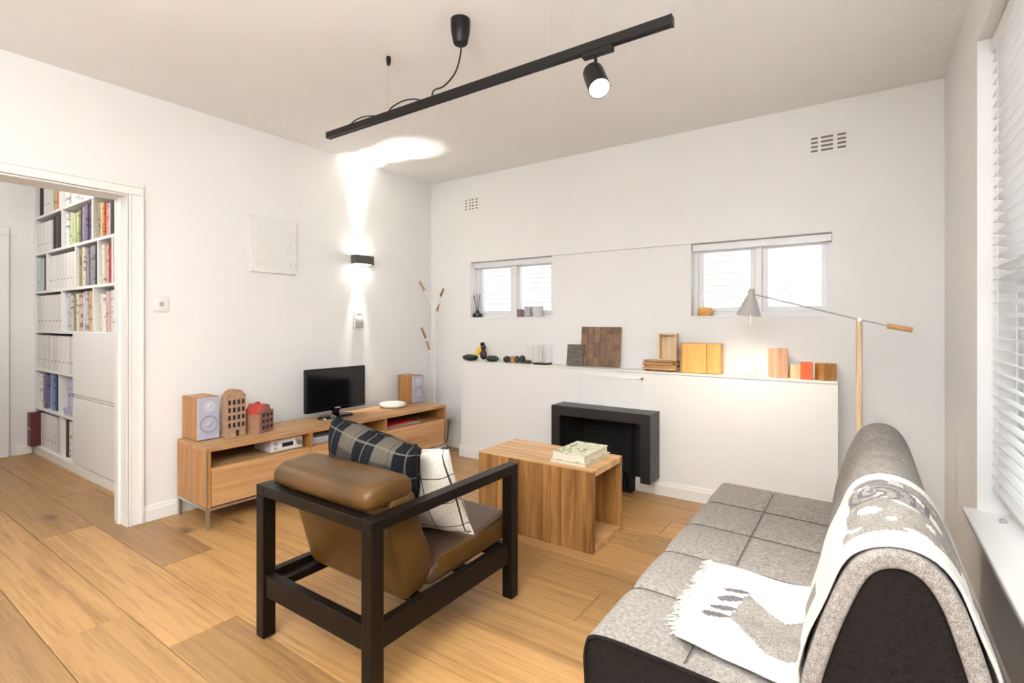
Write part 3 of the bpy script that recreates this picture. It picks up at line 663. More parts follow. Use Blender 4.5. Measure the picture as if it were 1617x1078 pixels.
rows = {
 1: [(56.5, 58.6, 'maroon', .95, 'b'), (58.7, 60.6, 'grey', .98, 'b'), (60.7, 62.6, 'black', .98, 'b'), (62.7, 66, 'mauve grey', .97, 'b'), (66.2, 71, 'white', .96, 'f'), (71.2, 76, 'white', .96, 'f'), (76.2, 79, 'pale blue', .96, 'b'),
     (79.4, 84, 'tan', .74, 'b'), (84.1, 87, 'orange', .72, 'b'), (87.2, 92.5, 'brown', .70, 'b'), (96, 103, 'white', .8, 'b'), (103.2, 107.5, 'grey', .58, 'b'), (107.8, 116, 'white', .55, 'b'), (116.3, 125, 'cream', .5, 'b'), (125.3, 134, 'white', .5, 'b')],
 2: [(56, 61.5, 'white', .86, 'f'), (61.7, 67.2, 'white', .86, 'f'), (67.4, 72.9, 'white', .86, 'f'), (73.1, 78.4, 'white', .86, 'f'), (79, 83, 'black', .95, 'b'), (83.1, 90, 'dark brown', .96, 'b'), (90.1, 95.6, 'maroon', .95, 'b'),
     (99.2, 102.5, 'white', .88, 'b'), (102.6, 106, 'pale green', .9, 'b'), (106.1, 108, 'green', .86, 'b'), (108.1, 112, 'yellow green', .84, 'b'), (112.1, 115, 'pale green', .85, 'b'), (115.2, 119, 'olive', .88, 'b'), (119.2, 122, 'black', .94, 'b'),
     (122.1, 127, 'mauve grey', .92, 'b'), (127.1, 131, 'purple', .95, 'b'), (131.1, 135, 'dark brown', .9, 'b'), (135.2, 138.5, 'grey', .92, 'b'), (138.6, 144, 'brown', .93, 'b'),
     (148, 151.5, 'olive', .86, 'b'), (151.6, 155, 'cream', .85, 'b'), (155.2, 159, 'orange', .83, 'b'), (159.2, 164, 'salmon', .80, 'b'), (164.2, 168.5, 'white', .78, 'b'), (168.7, 172.5, 'navy', .9, 'b'), (172.7, 175, 'black', .85, 'b'), (175.2, 178.6, 'pale blue', .87, 'b'), (178.8, 187.5, 'black', .88, 'b')],
 3: [(56, 61.8, 'pale blue', .93, 'f'), (62, 72, 'maroon', .97, 'b'), (75.2, 80.4, 'white', .9, 'f'), (80.6, 85.8, 'white', .9, 'f'), (86, 91.2, 'white', .9, 'f'), (91.4, 96.6, 'white', .9, 'f'), (96.8, 102, 'white', .9, 'f'), (102.2, 107.4, 'white', .9, 'f'), (107.6, 112.6, 'white', .9, 'f'), (112.8, 117.6, 'white', .9, 'f'),
     (120.5, 125.5, 'olive', .92, 'b'), (125.7, 129, 'cream', .94, 'b'), (129.1, 132.4, 'mauve grey', .92, 'b'), (132.6, 138, 'dark brown', .95, 'b'), (138.2, 146, 'grey', .93, 'b'), (146.2, 149.5, 'black', .96, 'b'), (149.7, 153, 'brown', .95, 'b'),
     (156, 159.5, 'cream', .9, 'b'), (159.7, 164, 'pink', .88, 'b'), (164.2, 169.5, 'red', .93, 'b'), (169.7, 172.6, 'brown', .85, 'b'), (172.8, 175.8, 'salmon', .88, 'b'), (178.6, 183.5, 'red', .68, 'b'), (183.7, 188, 'salmon', .70, 'b')],
 4: [(56 + i * 5.7, 61.5 + i * 5.7, 'white', .93, 'f') for i in range(7)] + [(98.5, 103.5, 'white', .93, 'b'), (103.7, 109.5, 'light grey', .93, 'b'), (109.7, 114, 'olive', .95, 'b'), (114.2, 118.5, 'cream', .9, 'b'), (118.7, 123.5, 'pink', .92, 'b'), (123.7, 127.5, 'white', .93, 'b'), (127.7, 131.5, 'light grey', .95, 'b'), (131.7, 136, 'cream', .95, 'b'), (136.2, 140.5, 'tan', .93, 'b'), (140.7, 145.3, 'cream', .92, 'b'),
     (149, 155, 'cream', .86, 'b'), (155.2, 160, 'white', .84, 'b'), (160.2, 166, 'pink', .9, 'b'), (166.2, 178, 'white', .92, 'b'), (178.4, 183, 'grey', .93, 'b'), (183.3, 187.5, 'cream', .93, 'b')],
 5: [(54, 58.5, 'white', .93, 'f'), (58.7, 63.5, 'white', .93, 'f'), (63.7, 68.5, 'white', .93, 'f'), (68.7, 73.2, 'white', .93, 'f'), (73.5, 76, 'maroon', .96, 'b'), (76.3, 82, 'white', .93, 'f'), (82.2, 88, 'white', .93, 'f'), (88.2, 94.5, 'white', .93, 'f'), (94.7, 101, 'white', .93, 'f'), (101.2, 107.5, 'white', .93, 'f'), (107.7, 114, 'white', .93, 'f')],
 6: [(56, 59, 'grey', .94, 'b'), (59.2, 63, 'white', .95, 'b'), (63.2, 66.5, 'mauve grey', .93, 'b'), (66.7, 71, 'purple', .92, 'b'), (71.2, 75.5, 'lilac', .95, 'b'), (75.7, 80.5, 'blue', .94, 'b'), (80.7, 84.5, 'navy', .96, 'b'), (84.7, 91, 'dark green', .97, 'b'), (103, 107.5, 'lilac', .70, 'b'), (107.7, 111, 'purple', .92, 'b'), (111.2, 115.5, 'cream', .88, 'b')],
 7: [(62, 67, 'white', .92, 'f'), (67.2, 72, 'white', .92, 'f'), (72.2, 77, 'white', .92, 'f'), (77.2, 82, 'white', .92, 'f'), (82.2, 87.5, 'white', .92, 'f'), (88.2, 92, 'black', .95, 'b'), (97.3, 99.3, 'white', .9, 'b'), (99.5, 103.2, 'dark brown', .93, 'b'), (103.5, 108, 'white', .92, 'b'), (108.2, 114.5, 'light grey', .93, 'b')],
}
used = {}
for r, items in rows.items():
    H = (S[r - 1] - t) - S[r]; cnt = {}
    for (p0, p1, cn, hf, kd) in items:
        x0, x1 = max(pxX(p0), BL + t + .003), pxX(p1)
        o = bpy.data.objects.new('magazine_file' if kd == 'f' else 'book', UF if kd == 'f' else UB); COL.objects.link(o)
        dep = .245 if kd == 'f' else random.uniform(.20, .24)
        yo = HY1 + (.012 if kd == 'f' else random.uniform(.012, .035))
        o.location = (x0 + .0015, yo, S[r] + .0005); o.scale = (x1 - x0 - .003, dep, H * hf)
        c = CO[cn]; j = random.uniform(.92, 1.06); o.color = (*[min(1, k * j) for k in c], 1)
        nm = cn + (' magazine file' if kd == 'f' else ' book'); cnt[nm] = cnt.get(nm, 0) + 1
        tot = sum(1 for q in items if q[2] == cn and q[4] == kd)
        lab = nm + (' standing on the ' if tot == 1 else ', %s of its kind from left on the ' % ORD[cnt[nm] - 1]) + ROWN[r]
        tag(o, lab, 'magazine file' if kd == 'f' else 'book', 'files and books on the %s' % ROWN[r])
bx = MB().rbox(pxX(98), pxX(115.5), HY1 + .01, HY1 + .24, S[6] + .0005, S[6] + .055, .004).rbox(pxX(98) - .004, pxX(115.5) + .004, HY1 + .006, HY1 + .244, S[6] + .04, S[6] + .058, .003)
rows_lilac = bx
o = rows_lilac.build('storage_box', mat('lilac_card', (.48, .48, .64), .6), loc=((pxX(98) + pxX(115.5)) / 2, HY1 + .12, S[6] + .0005)); tag(o, 'flat lilac box lying on the sixth shelf of the bookcase', 'box')
for ob in list(COL.objects):
    if ob.name.startswith('book') and ob.get('label', '').startswith(('lilac book, second', 'purple book, second', 'cream book standing on the sixth')): ob.location.z = S[6] + .0595; ob.scale.z = min(ob.scale.z, S[5] - t - S[6] - .07)
rbx = thing('red_case', 'dark red upright case beside the white files on the bottom shelf', 'case', (pxX(57.5), HY1, S[7]))
MB().rbox(BL + t + .004, pxX(61.6), HY1 - .06, HY1 + .2, S[7] + .001, S[6] - t - .03, .004).build('body', mat('dark_red_card', (.10, .014, .018), .5), rbx)
MB().rbox(BL + t + .010, pxX(61.2), HY1 - .064, HY1 - .058, S[7] + .16, S[7] + .175, .001).build('band', 'pinkwood', rbx)
# hallway ceiling lamp added for extra light (above the door head, out of sight)
hl = thing('added_ceiling_lamp', 'added round white ceiling lamp, out of view in the hallway', 'ceiling lamp', (-5.0, .62, ZC))
MB().lathe([(.16, ZC - .001), (.16, ZC - .02), (.15, ZC - .022)], (-5.0, .62, 0), 32).build('base', 'white', hl, smooth=40)
MB().lathe([(.148, ZC - .022), (.14, ZC - .06), (.10, ZC - .085), (.0001, ZC - .095)], (-5.0, .62, 0), 32).build('diffuser', 'halldome', hl, smooth=60)
hp = lamp('POINT', 'added_hall_light', (-5.0, .62, ZC - .18), 25, (1.0, .97, .94), .12); hp.parent = hl; hp.location -= hl.location

# unseen uplighter added behind the viewer to brighten the whole room
tc_ = thing('added_uplighter', 'added slim white uplighter floor lamp, unseen behind the viewer', 'floor lamp', (-0.30, -1.05, 0))
MB().lathe([(.15, 0), (.15, .012), (.14, .018), (.0001, .02)], (-0.30, -1.05, 0), 32).build('base', 'white', tc_, smooth=40)
MB().cyl((-0.30, -1.05, .018), (-0.30, -1.05, 1.55), .012).build('pole', 'white', tc_, smooth=40)
MB().lathe([(.0001, 1.54), (.05, 1.55), (.13, 1.60), (.17, 1.65), (.165, 1.65), (.125, 1.606), (.05, 1.562), (.0001, 1.555)], (-0.30, -1.05, 0), 36).build('bowl', 'white', tc_, smooth=40)
MB().ico((-0.30, -1.05, 1.605), .03, .03, .04, 2).build('bulb', 'bulbwarm', tc_, smooth=80)
tl_ = lamp('SPOT', 'added_uplight', (-0.30, -1.05, 1.66), 640, (.95, .965, .985), .06, (0, 0, 1), math.radians(158), .5); tl_.parent = tc_; tl_.location -= tc_.location

# ================================================================ TRACK LIGHT
TY, TZ = 1.868, 2.352
tr = thing('track_light', 'long black ceiling track with one lit cylinder spotlight', 'track light', (-1.6, TY, TZ))
MB().rbox(-2.615, -0.578, TY - .017, TY + .017, TZ - .018, TZ + .018, .002).build('track', 'black', tr)
MB().box(-2.60, -0.590, TY - .006, TY + .006, TZ - .0188, TZ - .0175).build('slot', 'matte_black', tr)
for xx in (-2.617, -.582): MB().rbox(xx, xx + .006, TY - .018, TY + .018, TZ - .019, TZ + .019, .002).build('end_cap', 'black', tr)
cx, cy = -1.564, 1.836
MB().lathe([(.046, ZC), (.046, ZC - .03), (.044, ZC - .06), (.034, ZC - .108), (.030, ZC - .114), (.0001, ZC - .114)], (cx, cy, 0), 28).build('ceiling_rose', 'black', tr, smooth=40)
MB().tube(smoothpath([(cx, cy, ZC - .11), (cx, cy, ZC - .16), (cx - .04, cy + .01, ZC - .23), (cx - .12, cy + .02, ZC - .27), (cx - .20, TY, TZ + .05), (cx - .215, TY, TZ + .012)]), .0042, 8)\
    .tube(smoothpath([(cx - .215, TY, TZ + .016), (cx - .28, TY, TZ + .020), (cx - .34, TY, TZ + .042), (cx - .42, TY, TZ + .052), (cx - .50, TY, TZ + .04), (cx - .535, TY, TZ + .016)]), .0038, 8)\
    .tube(smoothpath([(cx - .535, TY, TZ + .018), (cx - .62, TY, TZ + .022), (cx - .72, TY, TZ + .040), (cx - .80, TY, TZ + .038), (cx - .87, TY, TZ + .016)]), .0038, 8).build('cable', 'cable', tr, smooth=60)
MB().lathe([(.012, ZC), (.013, ZC - .02), (.008, ZC - .045), (.0001, ZC - .046)], (-2.10, 1.873, 0), 16).build('wire_anchor', 'black', tr, smooth=40)
MB().tube([(-2.10, 1.873, ZC - .04), (-2.10, TY, TZ + .015)], .0009, 5).build('suspension_wire', 'wire', tr)
MB().lathe([(.012, ZC), (.013, ZC - .02), (.008, ZC - .045), (.0001, ZC - .046)], (-1.105, 1.873, 0), 16).build('wire_anchor', 'black', tr, smooth=40)
MB().tube([(-1.105, 1.873, ZC - .04), (-1.105, TY, TZ + .015)], .0009, 5).build('suspension_wire', 'wire', tr)
sx = -0.885
MB().rbox(sx - .055, sx + .075, TY - .016, TY + .016, TZ - .040, TZ - .017, .004).build('adapter', 'black', tr)
MB().cyl((sx, TY, TZ - .035), (sx, TY, TZ - .105), .0065).build('stem', 'black', tr, smooth=40)
sd = Vector((.42, -.40, -.80)).normalized()
sp = Vector((sx - .012, TY + .010, TZ - .105)); R3 = rot_to(sd)
hd_ = MB().lathe([(.0001, -.03), (.030, -.028), (.041, -.018), (.043, 0), (.043, .105), (.040, .105), (.039, .085), (.0001, .085)], sp, 32, 0, R3).build('spot_head', 'black', tr, smooth=40)
MB().lathe([(.0385, .086), (.0385, .100), (.030, .104), (.0001, .105)], sp, 32, 0, R3).build('lens', 'bulb', hd_, smooth=40)
ls = lamp('SPOT', 'track_spot_light', tuple(sp + sd * .125), 78, (1.0, .95, .86), .03, tuple(sd), math.radians(95), .8); ls.parent = tr; ls.location -= tr.location

# ================================================================ TV BENCH (slightly askew to the wall)
BRZ = math.radians(-2.2)
bo = Vector((-3.227, 1.466, 0))
BM = Matrix.Translation(bo) @ Matrix.Rotation(BRZ, 4, 'Z')
def onbench(dx, dy): return BM @ Vector((-dx, dy, 0))     # dx back from the front edge, dy along it
tb = thing('tv_bench', 'long low oak media bench on slim steel legs', 'bench', tuple(bo), BRZ)
LN, DP, ZT, ZB = 2.03, .435, .494, .132
def bp(name, mb, m, smooth=None, parent=None):
    return mb.build(name, m, parent or tb, world=False, smooth=smooth)
bp('top', MB().rbox(-DP, 0, 0, LN, ZT - .026, ZT, .002), 'oak_y')
bp('side_panel', MB().rbox(-DP, 0, 0, .024, ZB, ZT - .026, .002), 'oak_z')
bp('side_panel', MB().rbox(-DP, 0, LN - .024, LN, ZB, ZT - .026, .002), 'oak_z')
bp('bottom_panel', MB().box(-DP, -.02, .024, LN - .024, ZB, ZB + .02), 'oak_y')
bp('back_panel', MB().box(-DP, -DP + .01, .024, LN - .024, ZB, ZT - .026), 'darkframe')
bp('niche_shelf', MB().box(-DP + .01, -.004, .024, LN - .024, .352, .368), 'oak_y')
for k in (1, 2):
    yy = .024 + (LN - .048) * k / 3; bp('divider', MB().box(-DP + .01, -.003, yy - .011, yy + .011, ZB, ZT - .026), 'oak_z')
for k in range(3):
    a = .024 + (LN - .048) * k / 3; b = .024 + (LN - .048) * (k + 1) / 3
    bp('drawer', MB().rbox(-.022, 0, a + (.003 if k == 0 else .002), b - .002, ZB + .006, .366, .002), 'oak_y')
fr = MB().box(-.020, 0.001, -.001, LN + .001, ZB - .016, ZB - .001).box(-DP, -DP + .02, 0, LN, ZB - .016, ZB - .001).box(-DP, 0, -.001, .019, ZB - .016, ZB - .001).box(-DP, 0, LN - .019, LN + .001, ZB - .016, ZB - .001)
bp('base_frame', fr, 'steel')
bp('edge_strip', MB().box(-.003, .0015, -.001, .006, ZB, ZT - .026), 'steel')
for (dx, dy) in ((-.020, .0), (-.020, LN - .020), (-DP, 0.0), (-DP, LN - .020)): bp('leg', MB().rbox(dx, dx + .020, dy, dy + .020, 0, ZB - .015, .002), 'steel')
for yy in (.024 + (LN - .048) / 3, .024 + (LN - .048) * 2 / 3): bp('leg', MB().rbox(-.26, -.24, yy - .01, yy + .01, 0, ZB - .001, .002), 'steel')
# things in the niches
def local_thing(name, label, cat, dx, dy, z, rz=0.0, group=None):
    p = onbench(dx, dy); return thing(name, label, cat, (p.x, p.y, z), BRZ + rz, group)
ra = local_thing('stereo_receiver', 'small silver stereo receiver in the left niche of the bench', 'stereo', .05, .53, .3685)
# local: front faces +x
MB().rbox(-.22, 0, -.115, .115, .004, .085, .003).build('case', 'radio', ra, world=False)
MB().box(0, .0015, -.10, .10, .012, .078).build('faceplate', mat('receiver_face', (.70, .68, .66), .3), ra, world=False)
MB().box(.001, .0025, -.035, .045, .030, .058).build('display', 'matte_black', ra, world=False)
for (yy, zz, r) in ((-.085, .060, .008), (-.085, .030, .008), (.085, .045, .018), (.062, .064, .006)):
    MB().cyl((.001, yy, zz), (.014, yy, zz), r, n=20).build('knob', 'steel', ra, world=False, smooth=40)
for yy in (-.1, .1):
    for xx in (-.2, -.02): MB().cyl((xx, yy, 0), (xx, yy, .005), .008, n=12).build('foot', 'black', ra, world=False)
g2 = local_thing('media_box', 'pale grey media box in the middle niche of the bench', 'media box', .05, .80, .3685)
MB().rbox(-.20, 0, -.10, .10, .003, .050, .004).build('case', mat('pale_grey_box', (.42, .42, .48), .4), g2, world=False); MB().box(0, .001, -.06, .06, .015, .035).build('panel', 'greyplastic', g2, world=False)
for yy in (-.09, .09): MB().box(-.18, -.02, yy - .006, yy + .006, 0, .004).build('foot', 'black', g2, world=False)
for i, (dz, col, lab, sz) in enumerate(((0, 'light grey', 'grey magazine lying at the bottom of the right niche', .25), (.011, 'red', 'bright red magazine lying on top in the right niche', .22))):
    p = onbench(.06 + .02 * i, 1.62)
    o = MB().rbox(-.17, 0, -sz, sz * .6, 0, .008, .001).rbox(-.168, -.002, -sz + .002, sz * .6 - .002, .0015, .0065, .0005).build('magazine', 'redpaper' if col == 'red' else 'greyplastic')
    o.location = (p.x, p.y, .3685 + dz); o.rotation_euler = (0, 0, BRZ + (.06 if i else 0)); tag(o, lab, 'magazine', 'magazines in the bench')
# speakers
def speaker(label, x1, y0, dep, w, h, rz):
    s = thing('bookshelf_speaker', label, 'speaker', (x1 - dep / 2, y0 + w / 2, ZT + .0005), rz, 'wooden bookshelf speakers')
    a = dep / 2; b = w / 2
    MB().rbox(-a, a - .012, -b, b, 0, h, .004).build('cabinet', 'oak_z', s, world=False)
    MB().rbox(a - .012, a, -b + .002, b - .002, .004, h - .004, .004).build('baffle', 'baffle', s, world=False)
    RX = Matrix.Rotation(PI / 2, 3, 'Y')
    def ring(prof, z, name, m, par=s): return MB().lathe([(r, d) for r, d in prof], (a, 0, z), 28, 0, RX).build(name, m, par, world=False, smooth=40)
    ring([(.056, -.001), (.056, .004), (.050, .0055), (.044, .002), (.044, -.001)], h * .37, 'woofer_surround', 'surround')
    ring([(.046, .002), (.020, -.0 + .0012), (.018, .006), (.010, .010), (.0001, .011)], h * .37, 'woofer_cone', 'cone')
    ring([(.036, -.001), (.036, .004), (.030, .005), (.016, .001), (.014, .004), (.008, .008), (.0001, .009)], h * .78, 'tweeter', 'dome')
    return s
speaker('wooden bookshelf speaker with grey front at the doorway end of the bench', -3.455, 1.515, .215, .135, .275, 0.0)
speaker('wooden bookshelf speaker on the corner end of the bench beside the plate', -3.425, 3.355, .215, .14, .255, -.05)
# model houses
h1 = thing('model_house', 'tall arched clay model house with rows of dark windows', 'model house', (-3.445, 1.735, ZT + .0005), 0.06, 'clay model houses')
hw_, hh, hz = .064, .265, .305
prof = [(-hw_, 0), (hw_, 0), (hw_, hh)]
for i in range(1, 9):
    tt = PI * i / 9; prof.append((hw_ * .82 * math.cos(tt), hh + (hz - hh) * math.sin(tt)))
prof.append((-hw_, hh))
MB().prism(prof, 'x', -.035, .030).build('facade', 'house_pale', h1, world=False)
MB().prism([(p[0] * 1.02, p[1]) for p in prof[2:]], 'x', -.037, .033).v
rf = [(p[0], p[1]) for p in prof[2:]]; rf2 = rf + [(p[0] * .9, p[1] - .008) for p in rf[::-1]]
MB().prism([(q[0], q[1] + .004) for q in rf2], 'x', -.037, .032).build('parapet', 'house_wall', h1, world=False)
for i in range(4):
    for j in range(4):
        yy = -.046 + .0307 * i; zz = .075 + .050 * j
        MB().box(.0285, .0312, yy - .0088, yy + .0088, zz - .015, zz + .016).build('window', 'house_win', h1, world=False)
MB().box(.0285, .0312, -.004, .016, 0.002, .040).build('door', 'house_win', h1, world=False)
h2 = thing('model_house', 'low clay model house with red roof and dormer', 'model house', (-3.44, 1.90, ZT + .0005), math.radians(-72), 'clay model houses')
a, b = .062, .062
MB().box(-a, a, -b, b, 0, .13).prism([(-a, .13), (a, .13), (a * .3, .185), (-a * .3, .185)], 'y', -b + .001, b - .001).build('walls', ['house_wall'], h2, world=False)
MB().add([(-a - .004, -b - .004, .126), (a + .004, -b - .004, .126), (a * .32, -b * .98, .190), (-a * .32, -b * .98, .190), (-a - .004, b, .126), (a + .004, b, .126), (a * .32, b, .190), (-a * .32, b, .190)],
         [(1, 5, 6, 2), (0, 3, 7, 4), (2, 6, 7, 3), (0, 1, 2, 3), (4, 7, 6, 5), (0, 4, 5, 1)]).build('roof', 'house_red', h2, world=False)
MB().box(-.058, .058, b - .002, b + .010, 0, .13).prism([(-.058, .13), (.058, .13), (.058, .150), (.028, .152), (.024, .182), (-.024, .182), (-.028, .152), (-.058, .150)], 'y', b - .002, b + .010).build('gable_front', 'house_brown', h2, world=False)
for i in range(3):
    for j in range(3):
        MB().box(-.048 + .036 * i, -.030 + .036 * i, b + .009, b + .0125, .026 + .042 * j, .048 + .042 * j).build('window', 'house_win', h2, world=False)
MB().box(-.012, .010, -.02, .002, .185, .203).build('chimney', 'house_red', h2, world=False)
# television
tv = thing('television', 'small flat black television on the oak bench', 'television', (-3.46, 2.545, ZT + .0005), math.radians(-1.5))
MB().rbox(-.025, .012, -.272, .272, .058, .392, .006).build('bezel', 'black', tv, world=False)
MB().box(.0118, .0128, -.258, .258, .088, .380).build('screen', 'screen', tv, world=False)
MB().rbox(.011, .0135, -.27, .27, .060, .086, .003).build('lower_trim', 'screen', tv, world=False)
MB().box(.0133, .0142, -.024, .030, .072, .080).build('logo', 'radio', tv, world=False)
MB().rbox(-.07, -.02, -.18, .18, .12, .34, .02).build('rear_housing', 'black', tv, world=False)
MB().rbox(-.022, .0, -.03, .03, .014, .07, .004).build('neck', 'screen', tv, world=False)
MB().lathe([(.0001, .0155), (.09, .015), (.098, .010), (.10, .0)], (0, 0, 0), 40, 0, Matrix.Diagonal((.85, 1.6, 1)).to_3x3()).build('stand', 'screen', tv, world=False, smooth=40)
# white dish
dsh = MB().lathe([(.0001, 0), (.09, 0), (.112, .008), (.118, .022), (.116, .032), (.108, .036), (.098, .030), (.085, .022), (.0001, .020)], (-3.455, 3.13, ZT + .0008), 40).build('dish', 'ceramic', smooth=50, loc=(-3.455, 3.13, ZT + .0008))
tag(dsh, 'round thick white dish on the bench beside the far speaker', 'dish')

# coat stand in the corner
cs = thing('coat_stand', 'slim white coat stand with wood-tipped branches in the corner', 'coat stand', (-3.505, 3.72, 0))
MB().lathe([(.12, 0), (.12, .008), (.115, .012), (.0001, .013)], (-3.505, 3.72, 0), 32).build('base', 'white', cs, smooth=40)
MB().cyl((-3.505, 3.72, .01), (-3.505, 3.72, 1.44), .011, .009).build('pole', 'white', cs, smooth=40)
for (b0, b1) in (((-3.505, 3.72, 1.38), (-3.690, 3.70, 1.655)), ((-3.505, 3.72, 1.36), (-3.395, 3.73, 1.575)), ((-3.505, 3.72, .88), (-3.665, 3.70, 1.19)), ((-3.505, 3.72, .80), (-3.553, 3.66, 1.06)), ((-3.505, 3.72, 1.20), (-3.490, 3.76, 1.43))):
    b0, b1 = Vector(b0), Vector(b1); m = b0.lerp(b1, .66)
    br = MB().tube(smoothpath([b0, b0.lerp(m, .5) + Vector((0, 0, -.01)), m]), .0075, 8).build('branch', 'white', cs, smooth=50)
    MB().cyl(m, b1, .011, .010, 12).build('wood_tip', 'twig', br, smooth=40)

# ================================================================ FIREPLACE
fp = thing('fireplace', 'black steel box-framed fireplace set into the white ledge', 'fireplace', (-1.62, YF - .1, 0))
fx0, fx1, fz0, fz1, fy = -2.012, -1.222, .118, .602, 3.452; bw = .072
sfr = MB()
outer = [(fx0, fz0), (fx0, fz1), (fx1, fz1), (fx1, fz0)]; inner = [(fx0 + bw, fz0), (fx0 + bw, fz1 - bw), (fx1 - bw, fz1 - bw), (fx1 - bw, fz0)]
vs = [(x, fy, z) for x, z in outer] + [(x, fy, z) for x, z in inner] + [(x, YF - .001, z) for x, z in outer] + [(x, YF - .001, z) for x, z in inner]
fs = []
for i in range(3):
    fs += [(i, i + 1, 5 + i, 4 + i), (8 + i, 12 + i, 13 + i, 9 + i), (i, 8 + i, 9 + i, i + 1), (4 + i, 5 + i, 13 + i, 12 + i)]
fs += [(0, 4, 12, 8), (3, 11, 15, 7)]
sfr.add(vs, fs).build('surround', 'firesteel', fp)
fi = MB()
fi.box(FX0 + .002, FX0 + .012, YF - .10, YB - .02, 0.001, FZ - .002).box(FX1 - .012, FX1 - .002, YF - .10, YB - .02, .001, FZ - .002).box(FX0 + .002, FX1 - .002, YF - .10, YB - .02, FZ - .012, FZ - .002).box(FX0 + .002, FX1 - .002, YB - .03, YB - .02, .001, FZ - .002).box(FX0 + .002, FX1 - .002, YF - .10, YB - .02, .001, .012)
fi.build('firebox', 'matte_black', fp)
MB().box(fx0 + bw, FX0 + .003, YF - .012, YF - .001, .001, fz1 - bw).box(FX1 - .003, fx1 - bw, YF - .012, YF - .001, .102, fz1 - bw).build('back_plate', 'matte_black', fp)
gr = MB()
for i in range(7):
    xx = FX0 + .07 + i * (FX1 - FX0 - .14) / 6; gr.box(xx - .006, xx + .006, YF - .06, YB - .08, .06, .075)
gr.box(FX0 + .05, FX1 - .05, YF - .06, YF - .048, .012, .09).build('grate', 'firesteel', fp)

# ================================================================ COFFEE TABLE
TX0, TX1, TY0, TY1, TH = -1.975, -1.197, 2.490, 2.895, .447; th = .036
ct = thing('coffee_table', 'low oak box coffee table open at the ends', 'coffee table', ((TX0 + TX1) / 2, (TY0 + TY1) / 2, 0))
rr = random.Random(5)
def cuts(a, b, lo, hi):
    c = [a]
    while c[-1] < b - hi: c.append(c[-1] + rr.uniform(lo, hi))
    c.append(b); return c
c = cuts(TX0, TX1, .05, .085)
for a, b in zip(c[:-1], c[1:]): MB().rbox(a + .0003, b - .0003, TY0, TY0 + th, .001, TH - .007, .0015, 1).build('stave', 'stave_z', ct)
for a, b in zip(c[:-1], c[1:]): MB().rbox(a + .0003, b - .0003, TY1 - th, TY1, .001, TH - .007, .0015, 1).build('stave', 'stave_z', ct)
c = cuts(TY0, TY1, .045, .075)
c = [TY0, TY0 + th] + cuts(TY0 + th, TY1 - th, .045, .075)[1:] + [TY1]
for k, (a, b) in enumerate(zip(c[:-1], c[1:])):
    MB().rbox(TX0, TX1, a + .0003, b - .0003, TH - (.0068 if k in (0, len(c) - 2) else th), TH, .0012, 1).build('top_stave', 'stave_x', ct)
c = cuts(TY0 + th, TY1 - th, .05, .08)
for a, b in zip(c[:-1], c[1:]): MB().rbox(TX0, TX1, a + .0003, b - .0003, .001, th, .0015, 1).build('bottom_stave', 'stave_x', ct)
# books on it
def flat_book(name, label, x0, x1, y0, y1, z, h, cover, rz=0):
    c = ((x0 + x1) / 2, (y0 + y1) / 2, z); o = thing(name, label, 'book', c, rz, 'books on the coffee table')
    a, b = (x1 - x0) / 2, (y1 - y0) / 2; k = .003
    MB().box(-a, a, -b, b, 0, k).box(-a, a, -b, b, h - k, h).box(-a, -a + k, -b, b, k, h - k).build('cover', cover, o, world=False)
    MB().box(-a + k, a - .005, -b + .005, b - .005, k, h - k).build('pages', 'paper', o, world=False)
    return o
flat_book('book', 'thin cream book at the bottom of the coffee table pile', -1.487, -1.262, 2.535, 2.868, TH + .0005, .016, mat('cream_cover', (.62, .55, .43), .5))
flat_book('book', 'thick book with green floral cover on top of the pile', -1.478, -1.270, 2.545, 2.855, TH + .0170, .042, 'floral')

# ================================================================ ARMCHAIR
AX0, AX1, AY0, AY1, AH, lg = -1.985, -1.297, 1.086, 1.925, .607, .052
ac = thing('armchair', 'tan leather armchair with dark square timber frame seen from behind', 'armchair', ((AX0 + AX1) / 2, (AY0 + AY1) / 2, 0))
for (x, y) in ((AX0, AY0), (AX1 - lg, AY0), (AX0, AY1 - lg), (AX1 - lg, AY1 - lg)):
    MB().rbox(x, x + lg, y, y + lg, .008, AH - .040, .003).build('leg', 'darkframe', ac)
    MB().cyl((x + lg / 2, y + lg / 2, 0), (x + lg / 2, y + lg / 2, .010), .016).build('glide', 'steel', ac, smooth=40)
MB().rbox(AX0, AX0 + lg, AY0, AY1, AH - .040, AH, .003).build('armrest', 'darkframe', ac)
MB().rbox(AX1 - lg, AX1, AY0, AY1, AH - .040, AH, .003).build('armrest', 'darkframe', ac)
MB().rbox(AX0 + lg, AX1 - lg, AY0, AY0 + .05, AH - .040, AH, .003).build('back_rail', 'darkframe', ac)
for x in (AX0 + .008, AX1 - lg + .008): MB().rbox(x, x + .036, AY0 + lg, AY1 - lg, .172, .258, .003).build('side_rail', 'darkframe', ac)
MB().rbox(AX0 + lg, AX1 - lg, AY0 + .008, AY0 + .044, .172, .258, .003).build('lower_back_rail', 'darkframe', ac)
MB().rbox(AX0 + lg, AX1 - lg, AY1 - .044, AY1 - .008, .172, .240, .003).build('front_rail', 'darkframe', ac)
for yy in (1.35, 1.62): MB().rbox(AX0 + .044, AX1 - .044, yy, yy + .05, .200, .222, .003).build('slat', 'darkframe', ac)
MB().rbox(AX0 + .0455, AX0 + .10, AY0 + .046, AY0 + .30, .205, .235, .003).build('support_rail', 'darkframe', ac)
cx0, cx1 = AX0 + .058, AX1 - .058
